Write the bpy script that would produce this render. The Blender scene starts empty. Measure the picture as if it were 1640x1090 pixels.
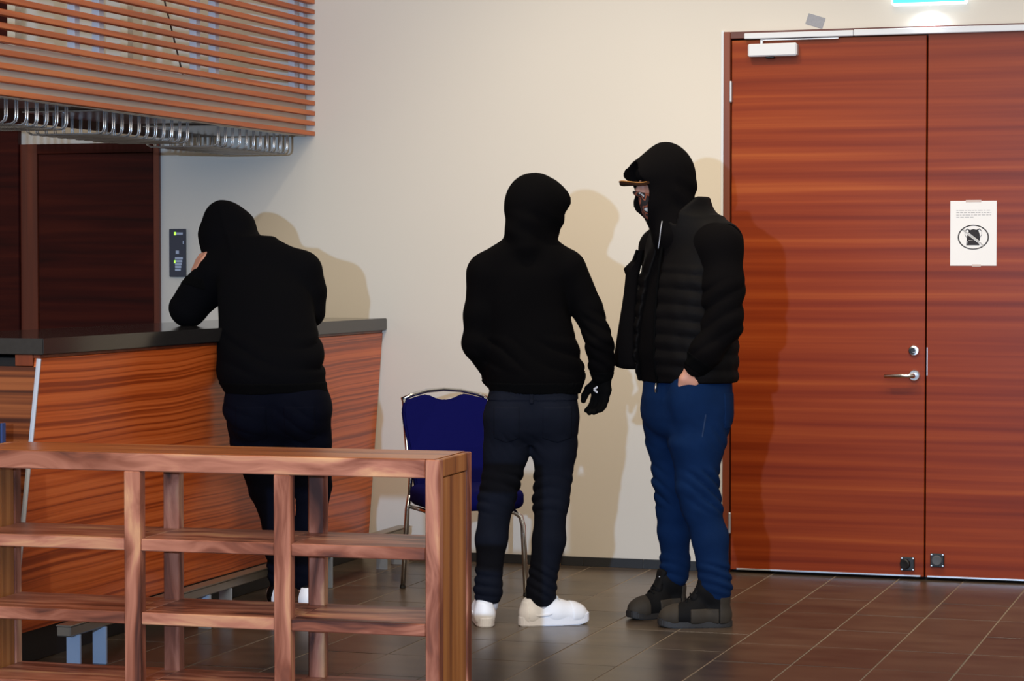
import bpy, bmesh, math, random
import numpy as np
from mathutils import Vector, Matrix

# ---------------------------------------------------------------- camera, world, lights, exposure
S = bpy.context.scene
C = S.collection
R = math.radians
cam = bpy.data.objects.new('camera', bpy.data.cameras.new('camera'))
C.objects.link(cam)
cam.location = (0, -11.16, 1.462)
cam.rotation_euler = (R(90) - math.atan(122 / 3850), 0, R(18))
cam.data.sensor_width = 36
cam.data.lens = 3850 / 1640 * 36
cam.data.clip_end = 100
S.camera = cam

S.view_settings.view_transform = 'Standard'
S.view_settings.look = 'None'
S.view_settings.gamma = 1
S.view_settings.use_curve_mapping = False
S.view_settings.exposure = 0.0

W = bpy.data.worlds.new('room_light'); S.world = W; W.use_nodes = True
bg = W.node_tree.nodes['Background']
bg.inputs[0].default_value = (1.0, .87, .72, 1); bg.inputs[1].default_value = .45

def lamp(name, kind, loc, target, energy, color, **kw):
    l = bpy.data.lights.new(name, kind); l.energy = energy; l.color = color
    for k, v in kw.items(): setattr(l, k, v)
    o = bpy.data.objects.new(name, l); C.objects.link(o); o.location = loc
    o.rotation_euler = (Vector(target) - Vector(loc)).to_track_quat('-Z', 'Y').to_euler()
    return o
# distant bright opening behind the camera, cool daylight, casts the sharp shadows on the wall
lamp('daylight_opening', 'SPOT', (-.87, -13.3, 1.88), (-3, 0, 1.3), 2450, (.40, .64, 1.0), spot_size=R(60), spot_blend=.5, shadow_soft_size=.05)
# unseen soft warm fill added to brighten the lower wall, then ceiling downlights
lamp('soft_wall_fill', 'AREA', (-1.2, -8.0, 4.3), (-2.6, 0, .5), 290, (1.0, .87, .68), shape='RECTANGLE', size=7.0, size_y=4.5)
for x, w, a, tz in ((-2.95, 275, 74, .25), (-1.70, 150, 68, 0), (-.45, 140, 68, 0)):
    lamp('ceiling_wallwasher', 'SPOT', (x, -2.45, 4.4), (x - .05, 0, tz), w, (1.0, .87, .66), spot_size=R(a), spot_blend=1.0, shadow_soft_size=.06)

# ---------------------------------------------------------------- helpers
def tag(o, label=None, cat=None, group=None, kind=None):
    for k, v in (('label', label), ('category', cat), ('group', group), ('kind', kind)):
        if v: o[k] = v
    return o
def empty(name, loc=(0, 0, 0), rz=0, parent=None):
    o = bpy.data.objects.new(name, None); C.objects.link(o); o.location = loc; o.rotation_euler = (0, 0, rz)
    o.empty_display_size = .1
    if parent: o.parent = parent
    return o
def link(name, me, mat=None, parent=None, loc=None):
    o = bpy.data.objects.new(name, me); C.objects.link(o)
    if mat is not None and not me.materials: me.materials.append(mat)
    if parent: o.parent = parent
    if loc: o.location = loc
    return o
def finish(bm, name, smooth=False):
    me = bpy.data.meshes.new(name); bm.normal_update(); bm.to_mesh(me); bm.free()
    if smooth: me.polygons.foreach_set('use_smooth', [True] * len(me.polygons))
    return me
def bm_box(bm, lo, hi, bev=0, M=None):
    t = bmesh.new(); bmesh.ops.create_cube(t, size=1)
    for v in t.verts: v.co = Vector([(lo[i] + hi[i]) / 2 + v.co[i] * (hi[i] - lo[i]) for i in range(3)])
    if bev: bmesh.ops.bevel(t, geom=t.edges[:], offset=bev, segments=1, affect='EDGES')
    if M is not None: bmesh.ops.transform(t, matrix=M, verts=t.verts)
    me = bpy.data.meshes.new('t'); t.to_mesh(me); t.free(); bm.from_mesh(me); bpy.data.meshes.remove(me)
def box(name, lo, hi, mat, parent=None, bev=.002, M=None):
    bm = bmesh.new(); bm_box(bm, lo, hi, bev, M); return link(name, finish(bm, name), mat, parent)
def boxes(name, lst, mat, parent=None, bev=.002):
    bm = bmesh.new()
    for lo, hi in lst: bm_box(bm, lo, hi, bev)
    return link(name, finish(bm, name), mat, parent)
def bm_tube(bm, pts, r, seg=8, caps=True):
    pts = [Vector(p) for p in pts]; rings = []
    rr = r if isinstance(r, (list, tuple)) else [r] * len(pts)
    up = None
    for i, p in enumerate(pts):
        d = (pts[min(i + 1, len(pts) - 1)] - pts[max(i - 1, 0)]).normalized()
        if up is None: up = d.orthogonal().normalized()
        up = (up - d * up.dot(d)).normalized(); q = d.cross(up)
        rings.append([bm.verts.new(p + (up * math.cos(2 * math.pi * k / seg) + q * math.sin(2 * math.pi * k / seg)) * rr[i]) for k in range(seg)])
    for a, b in zip(rings, rings[1:]):
        for k in range(seg): bm.faces.new((a[k], a[(k + 1) % seg], b[(k + 1) % seg], b[k]))
    if caps: bm.faces.new(rings[0][::-1]); bm.faces.new(rings[-1])
def tube(name, pts, r, mat, parent=None, seg=10):
    bm = bmesh.new(); bm_tube(bm, pts, r, seg); bmesh.ops.recalc_face_normals(bm, faces=bm.faces)
    return link(name, finish(bm, name, True), mat, parent)
def bm_prism(bm, pts2, f, d0, d1, bev=0):
    """outline pts2 (u,v) extruded from depth d0 to d1; f(u,v,d) -> point"""
    t = bmesh.new()
    a = [t.verts.new(f(u, v, d0)) for u, v in pts2]; b = [t.verts.new(f(u, v, d1)) for u, v in pts2]
    n = len(a); t.faces.new(a[::-1]); t.faces.new(b)
    for i in range(n): t.faces.new((a[i], a[(i + 1) % n], b[(i + 1) % n], b[i]))
    bmesh.ops.recalc_face_normals(t, faces=t.faces)
    if bev: bmesh.ops.bevel(t, geom=t.edges[:], offset=bev, segments=2, affect='EDGES')
    bmesh.ops.triangulate(t, faces=[q for q in t.faces if len(q.verts) > 4])
    me = bpy.data.meshes.new('t'); t.to_mesh(me); t.free(); bm.from_mesh(me); bpy.data.meshes.remove(me)
def prism(name, pts2, f, d0, d1, mat, parent=None, bev=0):
    bm = bmesh.new(); bm_prism(bm, pts2, f, d0, d1, bev); return link(name, finish(bm, name), mat, parent)
def arc_pts(cx, cy, rx, ry, n=32, a0=0, a1=360):
    m = n if a1 - a0 >= 360 else n - 1
    return [(cx + rx * math.cos(R(a0 + (a1 - a0) * k / m)), cy + ry * math.sin(R(a0 + (a1 - a0) * k / m))) for k in range(n)]
def disc(name, c, axis, prof, mat, parent=None, seg=24):
    """lathe: prof list of (radius, along axis)"""
    bm = bmesh.new(); ax = Vector(axis).normalized(); u = ax.orthogonal().normalized(); w = ax.cross(u); rings = []
    for r, h in prof:
        rings.append([bm.verts.new(Vector(c) + ax * h + (u * math.cos(2 * math.pi * k / seg) + w * math.sin(2 * math.pi * k / seg)) * max(r, 1e-5)) for k in range(seg)])
    for a, b in zip(rings, rings[1:]):
        for k in range(seg): bm.faces.new((a[k], a[(k + 1) % seg], b[(k + 1) % seg], b[k]))
    bm.faces.new(rings[-1]); bm.faces.new(rings[0][::-1]); bmesh.ops.recalc_face_normals(bm, faces=bm.faces)
    return link(name, finish(bm, name), mat, parent)

# ---------------------------------------------------------------- materials
def srgb(r, g, b):
    f = lambda c: (c / 255 / 12.92) if c / 255 <= .04045 else ((c / 255 + .055) / 1.055) ** 2.4
    return (f(r), f(g), f(b), 1)
def mat_new(name):
    m = bpy.data.materials.new(name); m.use_nodes = True
    return m, m.node_tree, m.node_tree.nodes['Principled BSDF']
def plain(name, col, rough=.5, metal=0, spec=.5, noise=None, bump=None, sheen=0, emit=None):
    m, t, p = mat_new(name)
    p.inputs['Base Color'].default_value = col; p.inputs['Roughness'].default_value = rough
    p.inputs['Metallic'].default_value = metal; p.inputs['Specular IOR Level'].default_value = spec
    if sheen: p.inputs['Sheen Weight'].default_value = sheen; p.inputs['Sheen Roughness'].default_value = .5; p.inputs['Sheen Tint'].default_value = col
    if emit: p.inputs['Emission Color'].default_value = emit[0]; p.inputs['Emission Strength'].default_value = emit[1]
    tc = t.nodes.new('ShaderNodeTexCoord')
    if noise:
        sc, amt = noise
        n = t.nodes.new('ShaderNodeTexNoise'); n.inputs['Scale'].default_value = sc; n.inputs['Detail'].default_value = 5
        mp = t.nodes.new('ShaderNodeMapRange'); mp.inputs[3].default_value = 1 - amt; mp.inputs[4].default_value = 1 + amt
        mx = t.nodes.new('ShaderNodeMix'); mx.data_type = 'RGBA'; mx.blend_type = 'MULTIPLY'; mx.inputs[0].default_value = 1
        mx.inputs[6].default_value = col
        t.links.new(tc.outputs['Object'], n.inputs['Vector']); t.links.new(n.outputs['Fac'], mp.inputs[0])
        t.links.new(mp.outputs[0], mx.inputs[7]); t.links.new(mx.outputs[2], p.inputs['Base Color'])
    if bump:
        sc, st = bump
        n = t.nodes.new('ShaderNodeTexNoise'); n.inputs['Scale'].default_value = sc; n.inputs['Detail'].default_value = 4
        b = t.nodes.new('ShaderNodeBump'); b.inputs['Strength'].default_value = st; b.inputs['Distance'].default_value = .004
        t.links.new(tc.outputs['Object'], n.inputs['Vector']); t.links.new(n.outputs['Fac'], b.inputs['Height']); t.links.new(b.outputs[0], p.inputs['Normal'])
    return m
def wood(name, cols, scale, dist=1.5, rough=.35, stops=None, detail=3, warp=(.6, .02), spec=.5, rnd=False):
    """stretched noise grain; scale = per-axis frequency in object space"""
    m, t, p = mat_new(name); N = t.nodes.new; L = t.links.new
    tc = N('ShaderNodeTexCoord'); mp = N('ShaderNodeMapping'); mp.inputs['Scale'].default_value = scale
    wn = N('ShaderNodeTexNoise'); wn.inputs['Scale'].default_value = warp[0]; wn.inputs['Detail'].default_value = 1
    ad = N('ShaderNodeVectorMath'); ad.operation = 'MULTIPLY_ADD'
    ad.inputs[1].default_value = (warp[1],) * 3
    L(tc.outputs['Object'], wn.inputs['Vector']); L(wn.outputs['Color'], ad.inputs[0])
    if rnd:
        oi = N('ShaderNodeObjectInfo'); v2 = N('ShaderNodeVectorMath'); v2.operation = 'SCALE'; v2.inputs[0].default_value = (7.3, 3.1, 5.7)
        a2 = N('ShaderNodeVectorMath'); L(oi.outputs['Random'], v2.inputs['Scale']); L(tc.outputs['Object'], a2.inputs[0]); L(v2.outputs[0], a2.inputs[1]); L(a2.outputs[0], ad.inputs[2])
    else: L(tc.outputs['Object'], ad.inputs[2])
    L(ad.outputs[0], mp.inputs['Vector'])
    n = N('ShaderNodeTexNoise'); n.inputs['Scale'].default_value = 1; n.inputs['Detail'].default_value = detail; n.inputs['Distortion'].default_value = dist * .2
    L(mp.outputs[0], n.inputs['Vector'])
    r = N('ShaderNodeValToRGB'); e = r.color_ramp.elements
    stops = stops or [.3 + .4 * i / (len(cols) - 1) for i in range(len(cols))]
    e[0].position = stops[0]; e[0].color = cols[0]; e[1].position = stops[-1]; e[1].color = cols[-1]
    for c, s in list(zip(cols, stops))[1:-1]: q = e.new(s); q.color = c
    L(n.outputs['Fac'], r.inputs[0]); L(r.outputs[0], p.inputs['Base Color'])
    p.inputs['Roughness'].default_value = rough; p.inputs['Specular IOR Level'].default_value = spec
    return m

M = {}
M['wall'] = plain('wall_paint', srgb(212, 205, 194), .75, spec=.25, noise=(1.5, .02), bump=(180, .05))
door_cols = [srgb(98, 30, 7), srgb(123, 44, 13), srgb(140, 57, 19), srgb(166, 82, 33)]
M['door'] = wood('sapele_door', door_cols, (.28, 1, 20), dist=.25, rough=.36, stops=[.28, .44, .58, .76], detail=5, warp=(1.0, .010), spec=.16)
M['frame'] = wood('sapele_frame', [srgb(92, 38, 18), srgb(125, 56, 28)], (20, 20, 1), rough=.4)
M['frame_h'] = wood('sapele_frame_head', [srgb(78, 32, 20), srgb(100, 45, 28)], (1, 20, 20), rough=.4)
M['dark_wood'] = wood('dark_mahogany', [srgb(40, 9, 8), srgb(56, 14, 10), srgb(70, 22, 13)], (1, 1, 22), rough=.45, detail=4, spec=.12)
M['dark_wood_edge'] = wood('red_mahogany_edge', [srgb(84, 30, 15), srgb(110, 44, 22)], (25, 25, 1), rough=.4)
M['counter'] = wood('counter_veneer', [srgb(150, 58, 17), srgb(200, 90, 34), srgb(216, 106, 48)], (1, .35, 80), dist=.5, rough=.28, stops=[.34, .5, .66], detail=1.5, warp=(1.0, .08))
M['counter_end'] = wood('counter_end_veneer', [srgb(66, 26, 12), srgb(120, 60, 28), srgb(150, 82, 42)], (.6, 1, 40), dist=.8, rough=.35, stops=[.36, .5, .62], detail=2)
M['slat'] = wood('canopy_slat_wood', [srgb(168, 82, 36), srgb(194, 100, 48), srgb(210, 120, 62)], (30, .8, 30), rough=.45, rnd=True)
M['stone'] = plain('dark_polished_stone', srgb(42, 40, 40), .12, spec=.6, noise=(60, .25))
M['steel'] = plain('brushed_steel', srgb(190, 194, 200), .28, metal=1)
M['chrome'] = plain('chrome', srgb(214, 214, 216), .18, metal=1)
M['grey_steel'] = plain('satin_grey_metal', srgb(198, 204, 216), .4, metal=.15)
M['wire'] = plain('bright_wire', srgb(206, 208, 212), .25, metal=.75)
M['leg_steel'] = plain('pale_steel_leg', srgb(162, 174, 192), .35, metal=.2)
M['white_metal'] = plain('white_painted_metal', srgb(214, 216, 220), .45)
M['alu'] = plain('aluminium', srgb(196, 200, 208), .35, metal=.85)
M['black_plastic'] = plain('black_plastic', srgb(22, 22, 24), .5)
M['rubber'] = plain('grey_rubber', srgb(78, 80, 84), .65)
M['plinth'] = plain('black_plinth', srgb(14, 14, 16), .5)
M['rail'] = plain('bronze_rail', srgb(150, 140, 126), .35, metal=.7)
M['baseboard'] = plain('dark_baseboard_tile', srgb(40, 41, 43), .4, noise=(12, .15))
M['grey_panel'] = plain('grey_canopy_panel', srgb(206, 194, 174), .6, noise=(6, .06))
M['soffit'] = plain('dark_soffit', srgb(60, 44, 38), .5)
M['paper'] = plain('white_paper', srgb(232, 231, 232), .8, spec=.2)
M['ink'] = plain('printed_ink', srgb(52, 50, 54), .8, spec=.2)
M['ink_grey'] = plain('printed_grey_text', srgb(176, 176, 180), .8, spec=.2)
M['tape'] = plain('silver_duct_tape', srgb(142, 142, 148), .5, metal=.0, noise=(90, .2))
M['tape_clear'] = plain('clear_tape', srgb(190, 165, 150), .25)
M['blue_fabric'] = plain('royal_blue_upholstery', srgb(12, 13, 76), .9, spec=.08, noise=(250, .15), bump=(600, .15))
M['navy_panel'] = plain('navy_panel', srgb(16, 30, 62), .5)
M['navy_edge'] = plain('pale_blue_edge', srgb(44, 66, 118), .4)
M['led'] = plain('green_led', srgb(150, 230, 60), .4, emit=(srgb(150, 240, 60), 2.0))
M['button'] = plain('grey_button', srgb(170, 182, 205), .5)
M['panel_body'] = plain('dark_blue_grey_plastic', srgb(52, 58, 74), .4)
M['sign_green'] = plain('exit_sign_green', srgb(20, 170, 130), .4, emit=(srgb(70, 225, 190), 1.6))
M['sign_white'] = plain('exit_sign_white_edge', srgb(240, 248, 248), .4, emit=(srgb(240, 250, 250), 1.3))
M['white_cord'] = plain('white_cord', srgb(228, 224, 216), .5)
M['beige'] = plain('beige_plastic', srgb(190, 150, 100), .5)

# floor tiles
m, t, p = mat_new('brown_slate_tile'); N = t.nodes.new; L = t.links.new
tc = N('ShaderNodeTexCoord'); oi = N('ShaderNodeObjectInfo'); n = N('ShaderNodeTexNoise'); n.inputs['Scale'].default_value = 1; n.inputs['Detail'].default_value = 6
ge = N('ShaderNodeNewGeometry'); mp = N('ShaderNodeMapping'); mp.inputs['Scale'].default_value = (3, 7, 1); L(ge.outputs['Position'], mp.inputs[0]); L(mp.outputs[0], n.inputs['Vector'])
ad = N('ShaderNodeMath'); ad.operation = 'MULTIPLY_ADD'; ad.inputs[1].default_value = .16; L(oi.outputs['Random'], ad.inputs[0]); L(n.outputs['Fac'], ad.inputs[2])
r = N('ShaderNodeValToRGB'); r.color_ramp.elements[0].position = .3; r.color_ramp.elements[0].color = srgb(54, 45, 38); r.color_ramp.elements[1].position = .85; r.color_ramp.elements[1].color = srgb(92, 77, 63)
L(ad.outputs[0], r.inputs[0]); L(r.outputs[0], p.inputs['Base Color']); p.inputs['Roughness'].default_value = .30; p.inputs['Specular IOR Level'].default_value = .5
b = N('ShaderNodeBump'); b.inputs['Strength'].default_value = .03; b.inputs['Distance'].default_value = .003; n2 = N('ShaderNodeTexNoise'); n2.inputs['Scale'].default_value = 40; L(ge.outputs['Position'], n2.inputs['Vector']); L(n2.outputs['Fac'], b.inputs['Height']); L(b.outputs[0], p.inputs['Normal'])
M['tile'] = m
M['grout'] = plain('light_grout', srgb(132, 117, 99), .8)

# rustic shelf wood: blotchy lilac brown with tan sapwood
def shelf_wood(name, sc, tint=1.0):
    m = wood(name, [srgb(66, 34, 28), srgb(132, 74, 54), srgb(180, 116, 92), srgb(216, 162, 118)], sc, dist=3, rough=.36, stops=[.30, .43, .56, .70], detail=5, warp=(3, .12), rnd=True)
    return m
M['shelf_x'] = shelf_wood('sheesham_board', (1.6, 14, 14))
M['shelf_z'] = shelf_wood('sheesham_post', (14, 14, 1.8))
M['shelf_y'] = wood('sheesham_side', [srgb(118, 66, 32), srgb(172, 108, 54), srgb(204, 142, 84)], (14, 16, .8), rough=.38, detail=4, rnd=True)
M['shelf_top'] = wood('sheesham_top', [srgb(120, 58, 26), srgb(168, 94, 46), srgb(190, 124, 74)], (1.2, 18, 18), rough=.3, detail=4)

# ---------------------------------------------------------------- setting
# back wall with two door openings
D1 = (-2.569, -.60, 2.557); D2 = (-6.314, -5.516, 2.085); TOP = 4.6
boxes('wall_back', [((-9, 0, 0), (D2[0], .2, TOP)), ((D2[0], 0, D2[2]), (D2[1], .2, TOP)), ((D2[1], 0, 0), (D1[0], .2, TOP)),
      ((D1[0], 0, D1[2]), (D1[1], .2, TOP)), ((D1[1], 0, 0), (2.6, .2, TOP))], M['wall'], bev=0)['kind'] = 'structure'
bpy.data.objects['wall_back']['label'] = 'cream painted back wall'

# floor: grout bed, single tiles where they show, patterned bed beyond
fl = box('floor', (-9, -5.4, -.12), (2.6, .45, -.0012), M['grout'], bev=0); tag(fl, 'dark brown slate tiled floor', kind='structure')
boxes('floor_bed', [((-9, -15, -.12), (4, -5.2, -.0005)), ((.64, -5.2, -.12), (4, 0, -.0005)), ((-9, -5.2, -.12), (-6.2, 0, -.0005))], M['tile'], fl, bev=0)
GX, PX, PY = -1.136, .2975, .4415
bm = bmesh.new(); bm_box(bm, (-PX / 2 + .0032, -PY / 2 + .0028, -.012), (PX / 2 - .0032, PY / 2 - .0028, 0), .0005)
tile_me = finish(bm, 'tile'); tile_me.materials.append(M['tile'])
random.seed(4)
for i in range(-6, 17):
    x = GX - PX * (i + .5)
    ph = -2.09 if x > -2.1 else (-2.36 + .04)
    for k in range(-9, 7):
        y = ph + PY * (k + .5)
        if y > .21 or y < -5.2: continue
        if x < -4.55 and y > -3.5: continue
        o = link('tile', tile_me, None, fl, (x, y, random.uniform(-.0006, .0006)))

# tiled dark baseboard along the back wall
bb = empty('baseboard_back'); tag(bb, 'dark tiled baseboard along the cream wall', kind='structure')
xs = [-4.16, -3.86, -3.56, -3.26, -2.959, -2.60]
for a, b_ in zip(xs, xs[1:]): box('baseboard_tile', (a + .0015, -.012, 0), (b_ - .0015, 0, .045), M['baseboard'], bb, .001)

# double door
d1 = empty('door_1', (-1.6, 0, 0)); tag(d1, 'double door of reddish striped wood veneer', kind='structure')
def dbox(name, lo, hi, mat, par=d1, bev=.002):
    off = Vector((-1.6, 0, 0)); return box(name, Vector(lo) - off, Vector(hi) - off, mat, par, bev)
dbox('frame_post', (-2.569, -.022, 0), (-2.536, .12, 2.557), M['frame'])
dbox('frame_post', (-.68, -.022, 0), (-.60, .12, 2.557), M['frame'])
dbox('frame_head', (-2.536, -.02, 2.524), (-.68, .12, 2.557), M['frame_h'])
dbox('plaster_edge', (-2.584, -.006, .045), (-2.5695, 0, 2.565), M['white_metal'], bev=.001)
dbox('back_panel', (-2.536, .07, 0), (-.68, .12, 2.524), M['black_plastic'])
lf = dbox('door_leaf', (-2.531, -.012, .014), (-1.6155, .04, 2.516), M['door'], bev=.002)
rt = dbox('door_leaf', (-1.6085, -.012, .014), (-.685, .04, 2.522), M['door'], bev=.002)
for par, x0, x1 in ((lf, -2.50, -1.63), (rt, -1.60, -.69)):
    dbox('drop_seal', (x0, -.0175, .014), (x1, -.0122, .022), M['alu'], par, .0008)
dbox('guide_rail', (-2.465, -.045, 2.519), (-1.95, -.0225, 2.546), M['white_metal'], bev=.003)
dbox('guide_rail', (-1.948, -.048, 2.519), (-.70, -.0225, 2.548), M['white_metal'], bev=.003)
cl = dbox('door_closer', (-2.444, -.062, 2.434), (-2.212, -.0125, 2.494), M['white_metal'], lf, .006)
dbox('closer_arm', (-2.39, -.04, 2.494), (-2.376, -.028, 2.512), M['alu'], cl, .002)
dbox('closer_arm', (-2.39, -.037, 2.509), (-2.02, -.027, 2.515), M['alu'], cl, .001)
dbox('adjusting_screw', (-2.362, -.045, 2.426), (-2.322, -.025, 2.434), M['black_plastic'], cl, .002)
for z in (2.275, .236):
    disc('hinge', (-2.5335 + 1.6, -.022, z - .05), (0, 0, 1), [(.0055, 0), (.0075, .004), (.0075, .096), (.0055, .1)], M['alu'], lf, 12)
# handle, lock, latch plate
hx = 1.6
disc('lock_cylinder', (-1.667 + hx, -.0122, 1.063), (0, -1, 0), [(.026, 0), (.026, .005), (.022, .012), (.014, .013), (.011, .004)], M['chrome'], lf, 24)
disc('keyhole', (-1.670 + hx, -.0165, 1.064), (0, -1, 0), [(.010, 0), (.010, .003), (.002, .003)], M['black_plastic'], lf, 12)
hd = disc('handle_rosette', (-1.664 + hx, -.0122, .948), (0, -1, 0), [(.027, 0), (.027, .005), (.023, .010), (.012, .010)], M['chrome'], lf, 24)
tube('lever', [(-1.664 + hx, -.02, .948), (-1.664 + hx, -.055, .948), (-1.672 + hx, -.062, .948), (-1.70 + hx, -.064, .948), (-1.795 + hx, -.062, .945)], [.011, .011, .0105, .0095, .0085], M['chrome'], hd)
dbox('latch_plate', (-1.6075, -.0135, .948), (-1.6035, -.0121, 1.078), M['alu'], rt, .0004)
for par, x, z in ((lf, -1.690, .073), (rt, -1.553, .095)):
    st = dbox('door_magnet', (x - .032, -.024, z - .032), (x + .032, -.0122, z + .032), M['black_plastic'], par, .004)
    tilt = (-.35, -1, 0) if par is lf else (0, -1, 0)
    disc('pad', (x + hx - (.008 if par is lf else 0), -.024, z), tilt, [(.024, 0), (.024, .012), (.02, .016), (.006, .015)], M['rubber' if par is rt else 'black_plastic'], st, 20)
    for sx in (-1, 1):
        for sz in (-1, 1):
            disc('screw', (x + hx + sx * .026, -.0242, z + sz * .026), (0, -1, 0), [(.0048, 0), (.004, .003), (.001, .0035)], M['alu'], st, 8)

# second, dark door behind the bar and tall wood panel beside it
d2 = empty('door_2', (-5.9, 0, 0)); tag(d2, 'dark mahogany door behind the bar', kind='structure')
o2 = Vector((-5.9, 0, 0))
box('door_leaf', Vector((-6.212, -.012, .01)) - o2, Vector((-5.552, .035, 2.033)) - o2, M['dark_wood'], d2)
box('frame_post', Vector((-6.314, -.02, 0)) - o2, Vector((-6.216, .1, 2.085)) - o2, M['dark_wood_edge'], d2)
box('frame_post', Vector((-5.548, -.02, 0)) - o2, Vector((-5.516, .1, 2.085)) - o2, M['dark_wood_edge'], d2)
box('frame_head', Vector((-6.216, -.02, 2.034)) - o2, Vector((-5.548, .1, 2.085)) - o2, M['dark_wood'], d2)
pn = empty('trim_1', (-7.2, 0, 0)); tag(pn, 'tall dark mahogany wall panelling at the far left', kind='structure')
for k in range(3):
    box('wall_panel', (-1.4 + k * .762, -.04, 0), (-.640 + k * .762, 0, TOP), M['dark_wood'], pn, .003)

# ---------------------------------------------------------------- bar counter
ct = empty('bar_counter', (-4.32, -1.73, 0))
tag(ct, 'bar counter with striped red wood front beneath a dark stone top', 'counter')
oc = Vector((-4.32, -1.73, 0))
XT, XB, ZB, ZT, YN = -4.298, -4.372, .125, 1.122, -3.44
def panel(name, y0, y1, par, mat, zb=ZB, zt=ZT):
    bm = bmesh.new()
    vs = []
    ny = 2
    # near edge leans a little with the front
    for (x, th) in ((0, 0), (-.025, 1)):
        for z in (zb, zt):
            f = (z - zb) / (zt - zb)
            xx = XB + (XT - XB) * f + x
            lean = -.075 * (1 - f) if y0 <= YN + .01 else 0
            vs.append(bm.verts.new(Vector((xx, y0 + lean, z)) - oc)); vs.append(bm.verts.new(Vector((xx, y1, z)) - oc))
    a = vs
    for q in ((0, 1, 3, 2), (4, 6, 7, 5), (0, 4, 5, 1), (2, 3, 7, 6), (0, 2, 6, 4), (1, 5, 7, 3)): bm.faces.new([a[i] for i in q])
    bmesh.ops.recalc_face_normals(bm, faces=bm.faces); bmesh.ops.bevel(bm, geom=bm.edges[:], offset=.0015, segments=1, affect='EDGES')
    return link(name, finish(bm, name), mat, par)
panel('front_panel', YN, -.012, ct, M['counter'])
bm = bmesh.new(); pts = [(XB - .03, ZB), (XT - .03, ZT), (-4.9, ZT), (-4.9, ZB)]
bm_prism(bm, pts, lambda u, v, d: Vector((u, d, v)) - oc, YN + .03, -.012); link('carcass', finish(bm, 'carcass'), M['plinth'], ct)
# near end face, parallel to the wall
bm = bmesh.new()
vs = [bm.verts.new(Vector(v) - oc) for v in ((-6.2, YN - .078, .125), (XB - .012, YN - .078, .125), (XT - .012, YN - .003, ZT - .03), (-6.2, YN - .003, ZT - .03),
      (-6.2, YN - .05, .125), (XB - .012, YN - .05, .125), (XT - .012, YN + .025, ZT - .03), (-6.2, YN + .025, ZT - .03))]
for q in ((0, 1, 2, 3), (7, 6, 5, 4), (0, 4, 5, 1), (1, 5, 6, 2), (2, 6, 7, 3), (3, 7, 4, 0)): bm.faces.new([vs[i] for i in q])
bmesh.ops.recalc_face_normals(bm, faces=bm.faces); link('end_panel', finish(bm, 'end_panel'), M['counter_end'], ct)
# pale corner strip, shadow gap moulding, plinth
bm = bmesh.new(); bm_tube(bm, [Vector((XB - .004, YN - .078, ZB)) - oc, Vector((XT - .004, YN - .003, ZT)) - oc], .009, 6); link('corner_strip', finish(bm, 'corner_strip'), M['grey_steel'], ct)
box('top_moulding', Vector((XT - .03, YN, ZT)) - oc, Vector((XT - .003, -.012, ZT + .014)) - oc, M['frame'], ct, .002)
box('top_moulding', Vector((-4.40, YN - .004, ZT - .028)) - oc, Vector((XT - .03, YN + .02, ZT + .014)) - oc, M['frame'], ct, .002)
box('plinth', Vector((-4.9, YN + .02, 0)) - oc, Vector((-4.405, -.012, ZB)) - oc, M['plinth'], ct, .002)
box('plinth', Vector((-6.2, YN + .0, 0)) - oc, Vector((-4.9, YN + .04, ZB)) - oc, M['plinth'], ct, .002)
# stone worktop
bm = bmesh.new()
bm_prism(bm, [(-4.278, -.004), (-4.278, -3.455), (-6.3, -3.455), (-6.3, -2.8), (-4.93, -2.8), (-4.93, -.004)], lambda u, v, d: Vector((u + 4.6, v + 1.7, d)), 1.137, 1.195, .003)
wt = link('bar_worktop', finish(bm, 'bar_worktop'), M['stone'], None, (-4.6, -1.7, 0)); tag(wt, 'polished dark stone worktop lying along the bar counter', 'worktop')
# foot rail with paired legs
fr = empty('foot_rail', (-4.105, -1.9, 0)); tag(fr, 'low metal foot rail on paired flat legs along the bar front', 'foot rail')
box('rail_beam', (-.075, -1.65, .137), (-.018, 1.80, .173), M['rail'], fr, .004)
box('rail_edge', (-.078, -1.65, .1732), (-.015, 1.80, .178), M['rail'], fr, .001)
for y in (-3.484, -3.286, -2.395, -2.195, -1.31, -1.11, -.42, -.22):
    box('leg', (-.068, y + 1.9 - .006, 0), (-.014, y + 1.9 + .006, .1372), M['leg_steel'], fr, .001)

# ---------------------------------------------------------------- slatted canopy over the bar
cn = empty('bar_canopy', (-4.66, -1.9, 2.1)); tag(cn, 'canopy of horizontal orange wood slats hanging above the bar', 'canopy')
bm = bmesh.new(); bm_box(bm, (-.035, -1.9, 0), (0, 1.895, .0225), .002); slat_me = finish(bm, 'slat'); slat_me.materials.append(M['slat'])
for k in range(19): link('slat', slat_me, None, cn, (0, 0, .003 + k * .0505))
box('fascia_panel', (-.055, -1.9, 0), (-.04, 1.87, .205), M['grey_panel'], cn, .002)
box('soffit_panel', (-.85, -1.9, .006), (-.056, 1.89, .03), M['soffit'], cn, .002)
for y in (-2.40, -2.19, -1.265, -1.065, -.148, -.035):
    box('hanger_post', (-.075, y + 1.9 - .022, .2055), (-.040, y + 1.9 + .022, 1.2), M['grey_steel'], cn, .002)
box('back_panel', (-.86, -1.9, .031), (-.84, 1.89, .26), M['grey_panel'], cn, .002)
for y in (-2.9, -2.0, -1.5, -.95, -.4): box('hanger_post', (-.86, y + 1.9 - .03, .2605), (-.82, y + 1.9 + .03, 1.2), M['grey_panel'], cn, .002)
tube('cable', [(-.2, .55, 1.0), (-.2, .62, .55), (-.2, .80, .24), (-.19, .83, .12)], .004, M['soffit'], cn, 6)
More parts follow.
